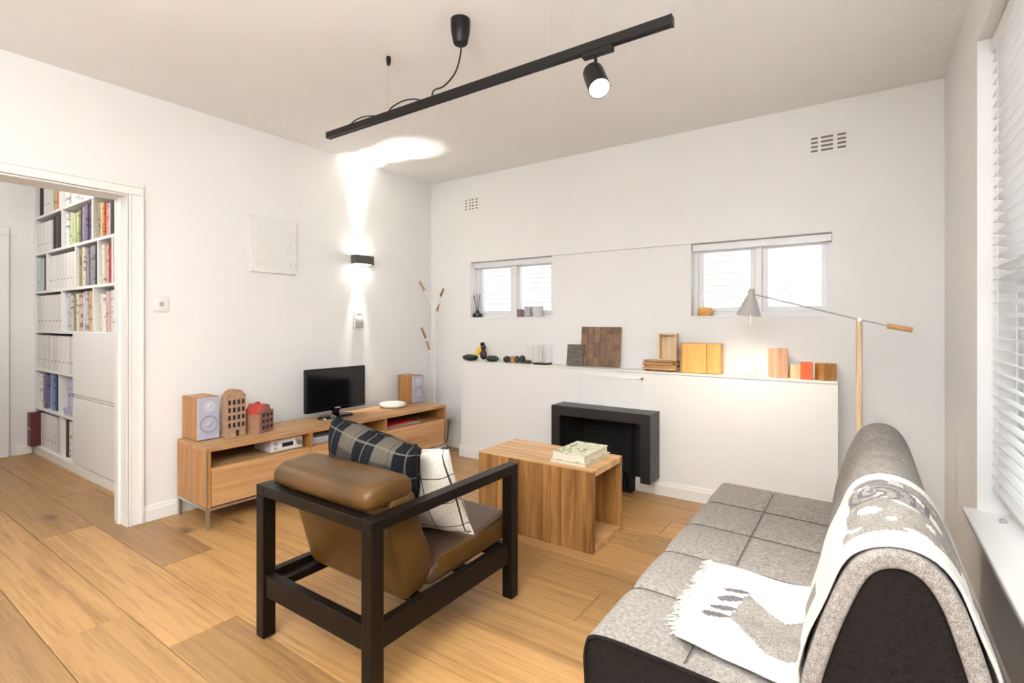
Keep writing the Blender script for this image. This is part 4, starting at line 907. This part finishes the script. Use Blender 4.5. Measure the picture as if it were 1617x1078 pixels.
def puff(poly, x0, x1, r, name, m, par, crown=.012, nx=16, mats=None):
    """closed (y,z) profile swept along x with rounded ends"""
    pts = [Vector((p[0], p[1])) for p in poly]; ctr = sum(pts, Vector((0, 0))) / len(pts); n = len(pts)
    mb = MB(); vs = []; xs = []
    for i in range(nx + 1):
        tt = i / nx; x = x0 + (x1 - x0) * (0.5 - 0.5 * math.cos(PI * tt)); e = min(x - x0, x1 - x)
        sh = 0 if e >= r else r - math.sqrt(max(0, r * r - (r - e) ** 2)); cr = crown * math.sin(PI * tt)
        for p in pts:
            d = (p - ctr); L_ = d.length; q = ctr + d * ((L_ - sh + cr) / L_); vs.append((x, q.x, q.y))
    fs = [(i * n + k, i * n + (k + 1) % n, (i + 1) * n + (k + 1) % n, (i + 1) * n + k) for i in range(nx) for k in range(n)]
    fs += [tuple(range(n)), tuple(range(nx * n, nx * n + n))]
    return mb.add(vs, fs).build(name, m, par, smooth=50)
def roundpoly(pts, r, n=4):
    out = []; K = len(pts)
    for i in range(K):
        p = Vector(pts[i]); a = Vector(pts[i - 1]) - p; b = Vector(pts[(i + 1) % K]) - p
        rr_ = min(r, a.length * .45, b.length * .45); s0 = p + a.normalized() * rr_; s1 = p + b.normalized() * rr_
        for k in range(n + 1):
            t_ = k / n; out.append(tuple(s0 * (1 - t_) ** 2 + p * 2 * t_ * (1 - t_) + s1 * t_ ** 2))
    return out
seatp = roundpoly([(1.405, .246), (1.900, .262), (1.912, .390), (1.405, .300)], .03)
so = puff(seatp, cx0, cx1, .022, 'seat_cushion', 'leather_dark', ac, .010)
MB().rbox(cx1 - .004, cx1 + .0045, 1.45, 1.885, .268, .345, .004).build('side_gusset', 'leather', ac)
MB().tube(smoothpath([(cx1 + .001, 1.43, .302), (cx1 + .003, 1.65, .336), (cx1 + .001, 1.90, .378)]), .0035, 6).build('piping', 'leather', ac, smooth=60)
backp = roundpoly([(1.295, .240), (1.392, .258), (1.424, .300), (1.425, .380), (1.372, .50), (1.330, .640), (1.215, .640), (1.218, .50)], .022)
puff(backp, cx0, cx1, .02, 'back_cushion', 'leather', ac, .004)
rollp = roundpoly([(1.118, .612), (1.330, .612), (1.338, .668), (1.300, .700), (1.150, .694), (1.112, .664)], .03)
puff(rollp, cx0 + .0, cx1 - .0, .03, 'head_roll', 'leather', ac, .004)
MB().rbox(cx0 + .012, cx1 - .012, 1.205, 1.222, .50, .606, .004).build('back_panel', 'leather_back', ac)
for i in range(1, 2): pass

def cushion(name, label, w, h, thk, m, mtx, group, piping=None):
    """pillow: local x,y in its plane, z thickness; pointed corners"""
    n = 20; top = []; vs = []; fs = []
    for side in (1, -1):
        for i in range(n + 1):
            for j in range(n + 1):
                u = -1 + 2 * i / n; v = -1 + 2 * j / n
                prof = max(0, (1 - u * u)) ** .40 * max(0, (1 - v * v)) ** .40
                pin = 1 - .07 * (1 - abs(u) ** 2) * abs(v) ** 3; pin2 = 1 - .07 * (1 - abs(v) ** 2) * abs(u) ** 3
                z = side * thk / 2 * prof + .006 * math.sin(7 * u + 3 * v) * prof
                vs.append((u * w / 2 * pin2, v * h / 2 * pin, z))
        o_ = 0 if side == 1 else (n + 1) ** 2
        for i in range(n):
            for j in range(n):
                q = [o_ + i * (n + 1) + j, o_ + (i + 1) * (n + 1) + j, o_ + (i + 1) * (n + 1) + j + 1, o_ + i * (n + 1) + j + 1]
                fs.append(q if side == 1 else q[::-1])
    mb = MB().add(vs, fs); me_o = mb.build(name, m, smooth=70)
    b = bmesh.new(); b.from_mesh(me_o.data); bmesh.ops.remove_doubles(b, verts=b.verts, dist=.0004); bmesh.ops.recalc_face_normals(b, faces=b.faces); b.to_mesh(me_o.data); b.free()
    me_o.matrix_world = mtx; tag(me_o, label, 'cushion', group)
    ring = []
    for k in range(80):
        tt = k / 80 * 4; sgn = int(tt); fr_ = tt - sgn; e = -1 + 2 * fr_
        u, v = [(e, -1), (1, e), (-e, 1), (-1, -e)][sgn]
        pin = 1 - .07 * (1 - abs(u) ** 2) * abs(v) ** 3; pin2 = 1 - .07 * (1 - abs(v) ** 2) * abs(u) ** 3
        ring.append((u * w / 2 * pin2, v * h / 2 * pin, 0))
    ring.append(ring[0])
    p = MB().tube(ring, .005, 6).build('piping', piping or m, None, smooth=60); p.parent = me_o
    return me_o
cushion('cushion', 'cream windowpane-check cushion standing on the leather seat', .47, .40, .14, 'windowpane',
        Matrix.Translation((-1.600, 1.590, .525)) @ Matrix.Rotation(math.radians(6), 4, 'Z') @ Matrix.Rotation(math.radians(108), 4, 'X') @ Matrix.Rotation(math.radians(6), 4, 'Z'), 'cushions on the armchair')
cushion('cushion', 'dark tartan wool cushion propped up behind the armchair head roll', .52, .26, .185, 'tartan',
        Matrix.Translation((-1.690, 1.422, .672)) @ Matrix.Rotation(math.radians(2), 4, 'Z') @ Matrix.Rotation(math.radians(97), 4, 'X') @ Matrix.Rotation(math.radians(-9), 4, 'Z'), 'cushions on the armchair')

# ================================================================ SOFA BED
SX0, SXB, SY0, SY1, SZ = -.635, -.105, 1.275, 2.870, .400
sf = thing('sofa_bed', 'low grey tufted fabric sofa bed under the right window', 'sofa', (-.2, 2.07, 0))
def sweep(poly, y0, y1, r, ny, disp=None):
    """closed (x,z) profile swept along y, ends rounded; disp(x,z,y)->inward offset along local normal"""
    pts = [Vector(p) for p in poly]; n = len(pts); ctr = sum(pts, Vector((0, 0))) / n
    nor = []
    for i in range(n):
        d = pts[(i + 1) % n] - pts[i - 1]; q = Vector((d.y, -d.x)).normalized()
        nor.append(q)
    area = sum(pts[i].x * pts[(i + 1) % n].y - pts[(i + 1) % n].x * pts[i].y for i in range(n))
    if area < 0: nor = [-q for q in nor]
    ys = []
    for k in range(5): ys.append(y0 + r * (1 - math.cos(PI / 2 * k / 5)))
    m = ny
    for k in range(m + 1): ys.append(y0 + r + (y1 - y0 - 2 * r) * k / m)
    for k in range(4, -1, -1): ys.append(y1 - r * (1 - math.cos(PI / 2 * k / 5)))
    vs = []
    for y_ in ys:
        e = min(y_ - y0, y1 - y_); sh = 0 if e >= r else r - math.sqrt(max(0, r * r - (r - e) ** 2))
        for p, q in zip(pts, nor):
            d = sh + (disp(p.x, p.y, y_) if disp else 0); w = p - q * d; vs.append((w.x, y_, w.y))
    fs = [(i * n + k, i * n + (k + 1) % n, (i + 1) * n + (k + 1) % n, (i + 1) * n + k) for i in range(len(ys) - 1) for k in range(n)]
    L_ = (len(ys) - 1) * n
    return MB().add(vs, fs), vs[:n], vs[L_:]
def densify(poly, d):
    out = []; K = len(poly)
    for i in range(K):
        a = Vector(poly[i]); b = Vector(poly[(i + 1) % K]); m = max(1, int((b - a).length / d))
        for k in range(m): out.append(tuple(a.lerp(b, k / m)))
    return out
SEAMS = [SY0 + (SY1 - SY0) * k / 5 for k in range(1, 5)]
def seam_disp(xs, zmin):
    def f(x, z_, y_):
        d = 0
        if z_ > zmin:
            g = sum(math.exp(-((y_ - s) / .010) ** 2) for s in SEAMS) * .010 + sum(.006 * math.exp(-((y_ - s) / .05) ** 2) for s in SEAMS)
            h = math.exp(-((x - xs) / .010) ** 2) * .010 + .006 * math.exp(-((x - xs) / .05) ** 2)
            d = max(g, h) * min(1, max(0, min(y_ - SY0, SY1 - y_) - .006) / .05)
        return d
    return f
seat_poly = densify(roundpoly([(SX0, .215), (SX0, SZ), (SXB + .02, SZ - .012), (SXB + .02, .235)], .045, 6), .012)
mb, e0, e1 = sweep(seat_poly, SY0, SY1, .005, 160, seam_disp(-.375, .34))
mb.build('seat', 'sofa', sf, smooth=60)
for s in SEAMS: MB().tube([(SX0 + .01, s, SZ - .022), (SX0 + .03, s, SZ - .0125), (SX0 + .06, s, SZ - .0085), (-.3, s, SZ - .014), (SXB + .01, s, SZ - .020)], .0014, 5).build('seam', 'seam', sf)
MB().tube([(-.375, SY0 + .03, SZ - .0125), (-.375, SY1 - .03, SZ - .0125)], .0014, 5).build('seam', 'seam', sf)
for e, nm in ((e0, -1), (e1, 1)):
    MB().add(e + [(p[0], p[1] + nm * .0015, p[2]) for p in e], [tuple(range(len(e))), tuple(range(len(e), 2 * len(e)))[::-1]]).build('seat_end_panel', 'sofadark', sf)
# backrest: curved front cushion
front = [(-.130, .330), (-.115, .460), (-.085, .580), (-.050, .685), (-.018, .750), (.025, .783), (.075, .789), (.120, .766), (.155, .712), (.185, .620), (.210, .520), (.235, .400), (.255, .280)]
frontS = [tuple(p) for p in [(q.x, q.y) for q in smoothpath([(a, b, 0) for a, b in front], 5)]]
def offset(line, d):
    out = []; n = len(line)
    for i in range(n):
        t_ = Vector(line[min(i + 1, n - 1)]) - Vector(line[max(i - 1, 0)]); q = Vector((-t_.y, t_.x)).normalized(); out.append(tuple(Vector(line[i]) + q * d))
    return out
innerS = offset(frontS, -.036)
split = int(len(frontS) * .90)
cush = frontS[:split] + innerS[:split][::-1]
def bdisp(x, z_, y_):
    if z_ < .40: return 0
    g = sum(math.exp(-((y_ - s) / .010) ** 2) for s in SEAMS) * .008 + sum(.008 * math.exp(-((y_ - s) / .06) ** 2) for s in SEAMS)
    return g if x < .12 else 0
mb, e0, e1 = sweep(cush, SY0, SY1, .010, 160, bdisp)
K = len(cush)
mb.add(e0, [tuple(range(K))]); mb.add(e1, [tuple(range(K))[::-1]])
mb.build('backrest', 'sofa', sf, smooth=55)
# dark body filling the backrest, end panels
body = innerS[:split] + offset(frontS, -.012)[split:] + [(.20, .20), (-.06, .20)]
mb, e0, e1 = sweep(body, SY0 + .012, SY1 - .012, .006, 8)
K = len(body); mb.add(e0, [tuple(range(K))]); mb.add(e1, [tuple(range(K))[::-1]])
mb.build('end_panel', 'sofadark', sf, smooth=40)
backs = frontS[split:] + offset(frontS, -.0115)[split:][::-1]
mb, e0, e1 = sweep(backs, SY0 + .004, SY1 - .004, .002, 8); K = len(backs); mb.add(e0, [tuple(range(K))]); mb.add(e1, [tuple(range(K))[::-1]])
mb.build('back_cover', 'sofaback', sf, smooth=40)
MB().tube(smoothpath([(p[0], SY0 - .002, p[1]) for p in [(SX0 + .004, .25), (SX0 + .004, .355), (SX0 + .045, SZ - .006), (-.4, SZ - .006), (SXB, SZ - .018)]]), .006, 6).build('piping', 'sofadark', sf, smooth=60)
for (x, y_) in ((-.50, 1.45), (-.50, 2.68), (.08, 1.45), (.08, 2.68)): MB().cyl((x, y_, 0), (x, y_, .225), .018, .026).build('leg', 'chrome', sf, smooth=40)
MB().box(-.50, .12, 1.50, 2.64, .195, .218).build('frame', 'matte_black', sf)
# throw blanket following seat, backrest and back
bl_line = [(-.445, SZ + .006), (-.36, SZ + .007), (-.26, SZ + .006), (-.175, SZ + .004), (-.125, SZ + .020)] + [p for p in offset(frontS, .010) if p[1] > SZ + .05 or p[0] > 0.1]
bl = smoothpath([(a, b, 0) for a, b in bl_line], 3); bl = [(q.x, q.y) for q in bl]
ss = [0]
for i in range(1, len(bl)): ss.append(ss[-1] + math.dist(bl[i], bl[i - 1]))
TL = ss[-1]
def at_s(s_):
    s_ = max(0, min(TL, s_))
    for i in range(1, len(bl)):
        if ss[i] >= s_:
            k = (s_ - ss[i - 1]) / max(1e-9, ss[i] - ss[i - 1]); p = Vector(bl[i - 1]).lerp(Vector(bl[i]), k); d = Vector(bl[i]) - Vector(bl[i - 1]); break
    return p, Vector((-d.y, d.x)).normalized()
def inpoly(x, y_, P):
    c_ = False; j = len(P) - 1
    for i in range(len(P)):
        if (P[i][1] > y_) != (P[j][1] > y_) and x < (P[j][0] - P[i][0]) * (y_ - P[i][1]) / (P[j][1] - P[i][1]) + P[i][0]: c_ = not c_
        j = i
    return c_
BY0, BY1 = 1.345, 1.865
NS, NY = 200, 90
rs = random.Random(11)
def edge(y_, k): return .010 * math.sin(17 * y_ + k) + .006 * math.sin(43 * y_ + 2 * k)
vs = []; jag = [rs.uniform(-.012, .010) for _ in range(NY + 1)]
for i in range(NS + 1):
    for j in range(NY + 1):
        v = j / NY; s_ = TL * i / NS
        if i < 8: s_ = s_ + (jag[j] + edge(v * .5, 1) - .03 * (v - .5)) * (1 - i / 8)
        p, q = at_s(max(0, s_ + .014 * 0))
        y0_ = BY0 - .045 + .006 * math.sin(5 * s_ + .5) + .075 * max(0, 1 - s_ / .42); y1_ = BY1 + .012 * math.sin(4 * s_ + 2)
        yy = y0_ + (y1_ - y0_) * v
        rip = .003 * math.sin(22 * v + 6 * s_) + .0022 * math.sin(31 * s_ + 5 * v)
        vs.append((p.x + q.x * (rip + .003), yy, p.y + q.y * (rip + .003)))
paw = [(.128, 1.545), (.150, 1.70), (.215, 1.63), (.265, 1.605), (.32, 1.625), (.46, 1.62), (.46, 1.43), (.32, 1.435), (.285, 1.42), (.238, 1.428), (.195, 1.470)]
def mcol(s_, y_):
    for k in range(4):                      # claws of the print
        cs_, cy_ = .092 + .009 * k, 1.535 + .056 * k
        a = (s_ - cs_) / .036; b = (y_ - cy_ - (s_ - cs_) * .25) / .015
        if a * a + b * b < 1: return 2
    if inpoly(s_, y_, paw): return 1
    if .66 < s_ < 1.02 and 1.36 < y_ < 1.80:
        a = s_ - .74; b = y_ - 1.66; d = math.hypot(a, b)
        if d < .13 and abs(math.sin(95 * d + 1.5 * math.atan2(b, a))) > .82 and b > -.06: return 2
        return 1 if (math.sin(37 * s_) * math.sin(61 * y_) + math.sin(61 * s_ + 36 * y_)) > -.9 else 0
    return 0
fs = []; ms = []
for i in range(NS):
    for j in range(NY):
        fs.append((i * (NY + 1) + j, (i + 1) * (NY + 1) + j, (i + 1) * (NY + 1) + j + 1, i * (NY + 1) + j + 1)); ms.append(mcol(TL * (i + .5) / NS, vs[i * (NY + 1) + j][1]))
tb_ = MB(); tb_.v = vs; tb_.f = [list(f_) for f_ in fs]; tb_.m = ms
th_ = tb_.build('throw_blanket', ['throw', 'throwgrey', 'throwdark'], smooth=80, loc=(.05, 1.58, .79))
sm_ = th_.modifiers.new('thick', 'SOLIDIFY'); sm_.thickness = .006; sm_.offset = 1
tag(th_, 'cream throw blanket with grey paw print draped over the sofa', 'blanket')
fg = MB()
for j in range(0, NY + 1):
    p0 = Vector(vs[j]); d = Vector((-1, 0, 0)); l_ = rs.uniform(.010, .026)
    fg.tube([p0 + Vector((.004, 0, .003)), p0 + Vector((-l_ * .5, rs.uniform(-.003, .003), .001)), p0 + Vector((-l_, rs.uniform(-.006, .006), -.003))], .0016, 4)
fo = fg.build('fringe', 'throw', None); fo.data.transform(Matrix.Translation((-.05, -1.58, -.79))); fo.parent = th_

# ================================================================ FLOOR LAMP
LY = 3.40
fl_ = thing('floor_lamp', 'floor lamp with grey cone shade, thin arm and wooden pole', 'floor lamp', (-.023, LY, 0))
MB().lathe([(.14, 0), (.14, .010), (.13, .016), (.0001, .018)], (-.023, LY, 0), 36).build('base', 'white', fl_, smooth=40)
MB().cyl((-.023, LY, .015), (-.023, LY, 1.260), .0155, n=20).build('pole', 'palewood', fl_, smooth=40)
pv = Vector((-.023, LY - .0, 1.262)); sh_t = Vector((-.555, LY, 1.418)); ew = Vector((.208, LY, 1.207))
MB().tube([sh_t, sh_t.lerp(pv, .5), pv + Vector((0, 0, 0)), Vector((.104, LY, 1.228))], .0042, 8).build('arm', 'shade', fl_, smooth=50)
MB().cyl((.100, LY, 1.2285), tuple(ew), .0145, .0145, 16).build('counterweight_handle', 'oak_y', fl_, smooth=40)
MB().cyl((-.023, LY - .02, 1.262), (-.023, LY + .02, 1.262), .010).build('pivot', 'steel', fl_, smooth=40)
ax = Vector((-.10, -.05, -1)).normalized(); RS = rot_to(ax); ap = Vector((-.566, LY, 1.452))
shd = MB().lathe([(.0001, -.002), (.016, 0), (.019, .030), (.072, .165), (.0705, .165), (.017, .032), (.0001, .030)], ap, 36, 0, RS).build('shade', 'shade', fl_, smooth=40)
MB().cyl(tuple(ap + ax * .02), tuple(ap + ax * .085), .013, .015, 16).build('socket', 'white', shd, smooth=40)
bc_ = ap + ax * .118
MB().ico(tuple(bc_), .024, .024, .030, 2).build('bulb', 'bulbwarm', shd, smooth=80)
MB().tube([tuple(ap + ax * .155 + Vector((.01, 0, 0))), tuple(ap + ax * .21 + Vector((.013, 0, 0)))], .0018, 5).cyl(tuple(ap + ax * .20 + Vector((.013, 0, 0))), tuple(ap + ax * .222 + Vector((.013, 0, 0))), .005).build('pull_switch', 'steel', shd)
lp = lamp('SPOT', 'lamp_light', tuple(ap + ax * .15), 15, (1.0, .82, .58), .025, tuple(ax), math.radians(150), .5); lp.parent = fl_; lp.location -= fl_.location

# ================================================================ THINGS ON THE LEDGE AND WINDOW SILLS
Z0 = LEDGE + .001
def single(name, mb, m, label, cat, c, group=None, smooth=None):
    o = mb.build(name, m, smooth=smooth, loc=c); return tag(o, label, cat, group)
def rock(x, y_, rx, ry, rz_, m, label, seed, cat='stone', name='stone'):
    random.seed(seed); mb = MB().ico((x, y_, Z0 + rz_ * .93), rx, ry, rz_, 3, 0, .035)
    mb.v = [(a, b, max(c_, Z0)) for a, b, c_ in mb.v]
    return single(name, mb, m, label, cat, (x, y_, Z0), 'small stones on the ledge', 60)
rock(-3.070, 3.745, .085, .055, .030, 'stone', 'flat dark stone at the left end of the ledge', 1)
rock(-2.808, 3.745, .066, .050, .029, 'stone', 'rounded black stone right of the yellow figurine', 2)
fgz = thing('figurine', 'small figurine in yellow, plum and black perched between dark stones', 'figurine', (-2.93, 3.75, Z0))
MB().lathe([(.030, 0), (.030, .012), (.022, .016), (.0001, .017)], (-2.925, 3.75, Z0), 20).build('base', 'paper', fgz, smooth=40)
MB().ico((-2.915, 3.75, Z0 + .060), .036, .030, .050, 2).build('body', 'plum', fgz, smooth=70)
MB().ico((-2.955, 3.745, Z0 + .100), .034, .026, .036, 2).build('wing', 'yellow', fgz, smooth=70)
MB().ico((-2.990, 3.742, Z0 + .066), .020, .014, .026, 2).build('tail', 'yellow', fgz, smooth=70)
MB().ico((-2.915, 3.748, Z0 + .125), .028, .024, .030, 2).build('shoulder', 'plum', fgz, smooth=70)
MB().ico((-2.925, 3.748, Z0 + .155), .024, .022, .021, 2).build('head', 'black', fgz, smooth=70)
MB().cyl((-2.905, 3.74, Z0 + .155), (-2.88, 3.735, Z0 + .150), .006, .001, 8).build('beak', 'black', fgz)
rock(-2.640, 3.745, .040, .035, .030, 'stone', 'small black pebble left of the orange pebble', 3)
rock(-2.580, 3.742, .022, .022, .032, 'stone_orange', 'small orange pebble among dark pebbles', 4)
rock(-2.533, 3.745, .026, .024, .034, 'stone_brown', 'dark red-brown pebble right of the orange one', 5)
rock(-2.480, 3.748, .028, .026, .037, 'stone', 'tallest black pebble of the small group', 6)
rock(-2.415, 3.745, .038, .026, .016, 'stone_brown', 'low flat brown pebble at the right of the group', 7)
# thin white frame and acrylic case
pf = thing('picture_frame', 'thin pale frame leaning behind the acrylic case', 'frame', (-2.43, 3.84, Z0))
TLm = Matrix.Translation((-2.43, 3.845, Z0)) @ Matrix.Rotation(math.radians(-5), 4, 'X') @ Matrix.Translation((2.43, -3.845, -Z0))
for q in ((-2.51, -2.498, Z0, Z0 + .155), (-2.352, -2.34, Z0, Z0 + .155), (-2.51, -2.34, Z0, Z0 + .012), (-2.51, -2.34, Z0 + .143, Z0 + .155)):
    MB().box(q[0], q[1], 3.838, 3.850, q[2], q[3]).xf(TLm).build('rail', 'white', pf)
MB().box(-2.5, -2.35, 3.842, 3.846, Z0 + .01, Z0 + .145).xf(TLm).build('picture', mat('pale_print', (.80, .78, .74), .6), pf)
ax_ = thing('display_case', 'clear acrylic display case on a black base', 'display case', (-2.275, 3.75, Z0))
MB().rbox(-2.342, -2.208, 3.70, 3.80, Z0, Z0 + .014, .002).build('base', 'black', ax_)
for xx in (-2.340, -2.210):
    for yy in (3.702, 3.798): MB().box(xx - .0015, xx + .0015, yy - .0015, yy + .0015, Z0 + .0145, Z0 + .165).build('edge', 'acryledge', ax_)
MB().box(-2.256, -2.2525, 3.715, 3.718, Z0 + .0145, Z0 + .164).build('rod', 'acryledge', ax_)
MB().box(-2.3370, -2.2130, 3.7050, 3.7950, Z0 + .0150, Z0 + .163).build('cover', 'acrylic', ax_)
# dark relief block and tiled walnut panel leaning on the wall
rbk = thing('printing_block', 'small dark grey relief block leaning beside the walnut panel', 'relief block', (-1.99, 3.78, Z0))
M1 = Matrix.Translation((0, 3.775, Z0)) @ Matrix.Rotation(math.radians(-8), 4, 'X') @ Matrix.Translation((0, -3.775, -Z0))
MB().rbox(-2.058, -1.905, 3.775, 3.790, Z0, Z0 + .178, .002).xf(M1).build('slab', 'blockprint', rbk)
for j in range(5):
    MB().rbox(-2.048, -1.915, 3.771, 3.7755, Z0 + .014 + j * .033, Z0 + .036 + j * .033, .002).xf(M1).build('relief_band', 'blockprint', rbk)
wp = thing('walnut_panel', 'square walnut panel of small tiles leaning against the wall', 'wood panel', (-1.765, 3.81, Z0))
M2 = Matrix.Translation((0, 3.808, Z0)) @ Matrix.Rotation(math.radians(-7), 4, 'X') @ Matrix.Translation((0, -3.808, -Z0))
x0p, x1p, hp_ = -1.945, -1.600, .325
MB().box(x0p, x1p, 3.806, 3.822, Z0, Z0 + hp_).xf(M2).build('backing', 'brownwood', wp)
rt = random.Random(2)
for i in range(6):
    for j in range(5):
        w_ = (x1p - x0p) / 6; h_ = hp_ / 5; pr_ = rt.uniform(.002, .007)
        MB().rbox(x0p + i * w_ + .0008, x0p + (i + 1) * w_ - .0008, 3.806 - pr_, 3.8065, Z0 + j * h_ + .0008, Z0 + (j + 1) * h_ - .0008, .001, 1).xf(M2).build('tile', 'tile', wp)
# bundle of sticks with the small box frame on top
random.seed(21)
sb_ = thing('stick_bundle', 'bundle of thin rough brown wooden sticks lying on the ledge', 'sticks', (-1.24, 3.75, Z0))
k = 0
for lay in range(4):
    for i in range(5 - lay % 2):
        yy = 3.705 + i * .021 + (lay % 2) * .010; zz = Z0 + .0185 + lay * .0175
        a, b = -1.365 + random.uniform(-.01, .03), -1.118 + random.uniform(-.03, .01)
        MB().tube([(a, yy, zz), ((a + b) / 2, yy + random.uniform(-.003, .003), zz + random.uniform(-.002, .002)), (b, yy, zz)], .0095, 7).build('stick', 'twig', sb_, smooth=50)
for xx in (-1.345, -1.150): MB().rbox(xx - .008, xx + .008, 3.70, 3.80, Z0, Z0 + .009, .002).build('bearer', 'twig', sb_)
zt = Z0 + .0185 + 3 * .0175 + .0115
bfz = thing('box_frame', 'small open pale wooden box frame standing on the sticks', 'box', (-1.19, 3.75, zt))
for q in ((-1.257, -1.247, zt, zt + .195), (-1.135, -1.125, zt, zt + .195), (-1.247, -1.135, zt, zt + .010), (-1.247, -1.135, zt + .185, zt + .195)):
    MB().rbox(q[0], q[1], 3.72, 3.785, q[2], q[3], .001).build('side', 'palewood', bfz)
MB().box(-1.250, -1.132, 3.781, 3.785, zt + .005, zt + .19).build('backing', 'palewood', bfz)
# orange boards
bd = thing('wooden_case', 'upright orange wooden case with a narrow and a wide door', 'wooden case', (-.95, 3.76, Z0))
MB().rbox(-1.100, -.818, 3.735, 3.80, Z0, Z0 + .212, .002).build('body', 'brownwood', bd)
MB().rbox(-1.081, -.914, 3.722, 3.7345, Z0 + .002, Z0 + .210, .002).build('door', 'orangewood', bd)
MB().rbox(-.908, -.820, 3.722, 3.7345, Z0 + .002, Z0 + .210, .002).build('door', 'orangewood', bd)
# candle glass
cg = thing('candle_glass', 'small white candle in a clear glass under the lamp', 'candle', (-.627, 3.73, Z0))
MB().lathe([(.0001, 0), (.032, 0), (.034, .004), (.036, .085), (.034, .085), (.032, .006), (.0001, .006)], (-.627, 3.73, Z0), 28).build('glass', 'acrylic', cg, smooth=40)
MB().lathe([(.0001, .0065), (.031, .0065), (.031, .046), (.0001, .048)], (-.627, 3.73, Z0), 24).build('wax', 'ceramic', cg, smooth=40)
MB().cyl((-.627, 3.73, Z0 + .047), (-.627, 3.73, Z0 + .058), .001).build('wick', 'black', cg)
def block(cx_, cy_, w_, d_, h_, rz_, m, label, name='wooden_block', z=Z0):
    o = MB().rbox(-w_ / 2, w_ / 2, -d_ / 2, d_ / 2, 0, h_, .003, 2).build(name, m); o.location = (cx_, cy_, z); o.rotation_euler = (0, 0, rz_)
    return tag(o, label, 'block', 'wooden blocks on the ledge')
block(-.468, 3.755, .085, .085, .188, math.radians(38), 'pinkwood', 'tall pale pinkish wooden block on the ledge under the lamp')
block(-.375, 3.795, .060, .055, .085, 0.3, 'palewood', 'low pale block half hidden behind the red block')
block(-.303, 3.735, .068, .060, .108, 0.05, 'redwood', 'small orange-red painted block on the ledge')
block(-.200, 3.755, .085, .085, .104, math.radians(40), 'brownwood', 'short brown wooden block at the right end of the ledge')
# left window sill
ZS = WZ[0] + .0025
rd = thing('reed_diffuser', 'dark reed diffuser bottle in the left window corner', 'diffuser', (-3.125, 3.925, ZS))
MB().lathe([(.0001, 0), (.045, 0), (.050, .010), (.046, .035), (.020, .048), (.016, .066), (.012, .066), (.012, .05), (.0001, .05)], (-3.125, 3.925, ZS), 28).build('bottle', 'darkglass', rd, smooth=45)
for i, (dx, dy) in enumerate(((-.05, .0), (-.02, .015), (.004, -.012), (.02, .012), (.035, -.004), (-.035, -.012))):
    MB().cyl((-3.125, 3.925, ZS + .03), (-3.125 + dx, 3.925 + dy, ZS + .235 - abs(dx) * .3), .0022, n=6).build('reed', 'reed', rd)
o = MB().lathe([(.0001, 0), (.033, 0), (.034, .004), (.034, .055), (.036, .056), (.036, .068), (.033, .071), (.0001, .071)], (-2.62, 3.93, ZS), 28).build('tin', 'redbrownjar', smooth=40, loc=(-2.62, 3.93, ZS)); tag(o, 'small mauve-brown tin on the left window sill', 'tin')
o = MB().lathe([(.0001, 0), (.036, 0), (.040, .006), (.041, .080), (.036, .088), (.034, .095), (.030, .095), (.030, .08), (.0001, .01)], (-2.535, 3.925, ZS), 28).build('jar', 'jar', smooth=40, loc=(-2.535, 3.925, ZS)); tag(o, 'speckled grey jar between tin and white tumbler', 'jar')
o = MB().lathe([(.0001, 0), (.044, 0), (.048, .006), (.052, .098), (.049, .098), (.044, .010), (.0001, .008)], (-2.43, 3.925, ZS), 28).build('tumbler', mat('pale_tumbler', (.70, .71, .73), .25), smooth=40, loc=(-2.43, 3.925, ZS)); tag(o, 'pale tumbler on the left window sill', 'tumbler')
ob = thing('wooden_pot', 'small round orange wooden pot on the right window sill', 'pot', (-.975, 3.93, ZS))
MB().lathe([(.0001, 0), (.045, 0), (.054, .012), (.056, .035), (.050, .052), (.044, .054)], (-.975, 3.93, ZS), 28).build('bowl', 'orangewood', ob, smooth=50)
MB().lathe([(.047, .0535), (.046, .060), (.020, .064), (.0001, .064)], (-.975, 3.93, ZS), 28).build('lid', 'orangewood', ob, smooth=40)
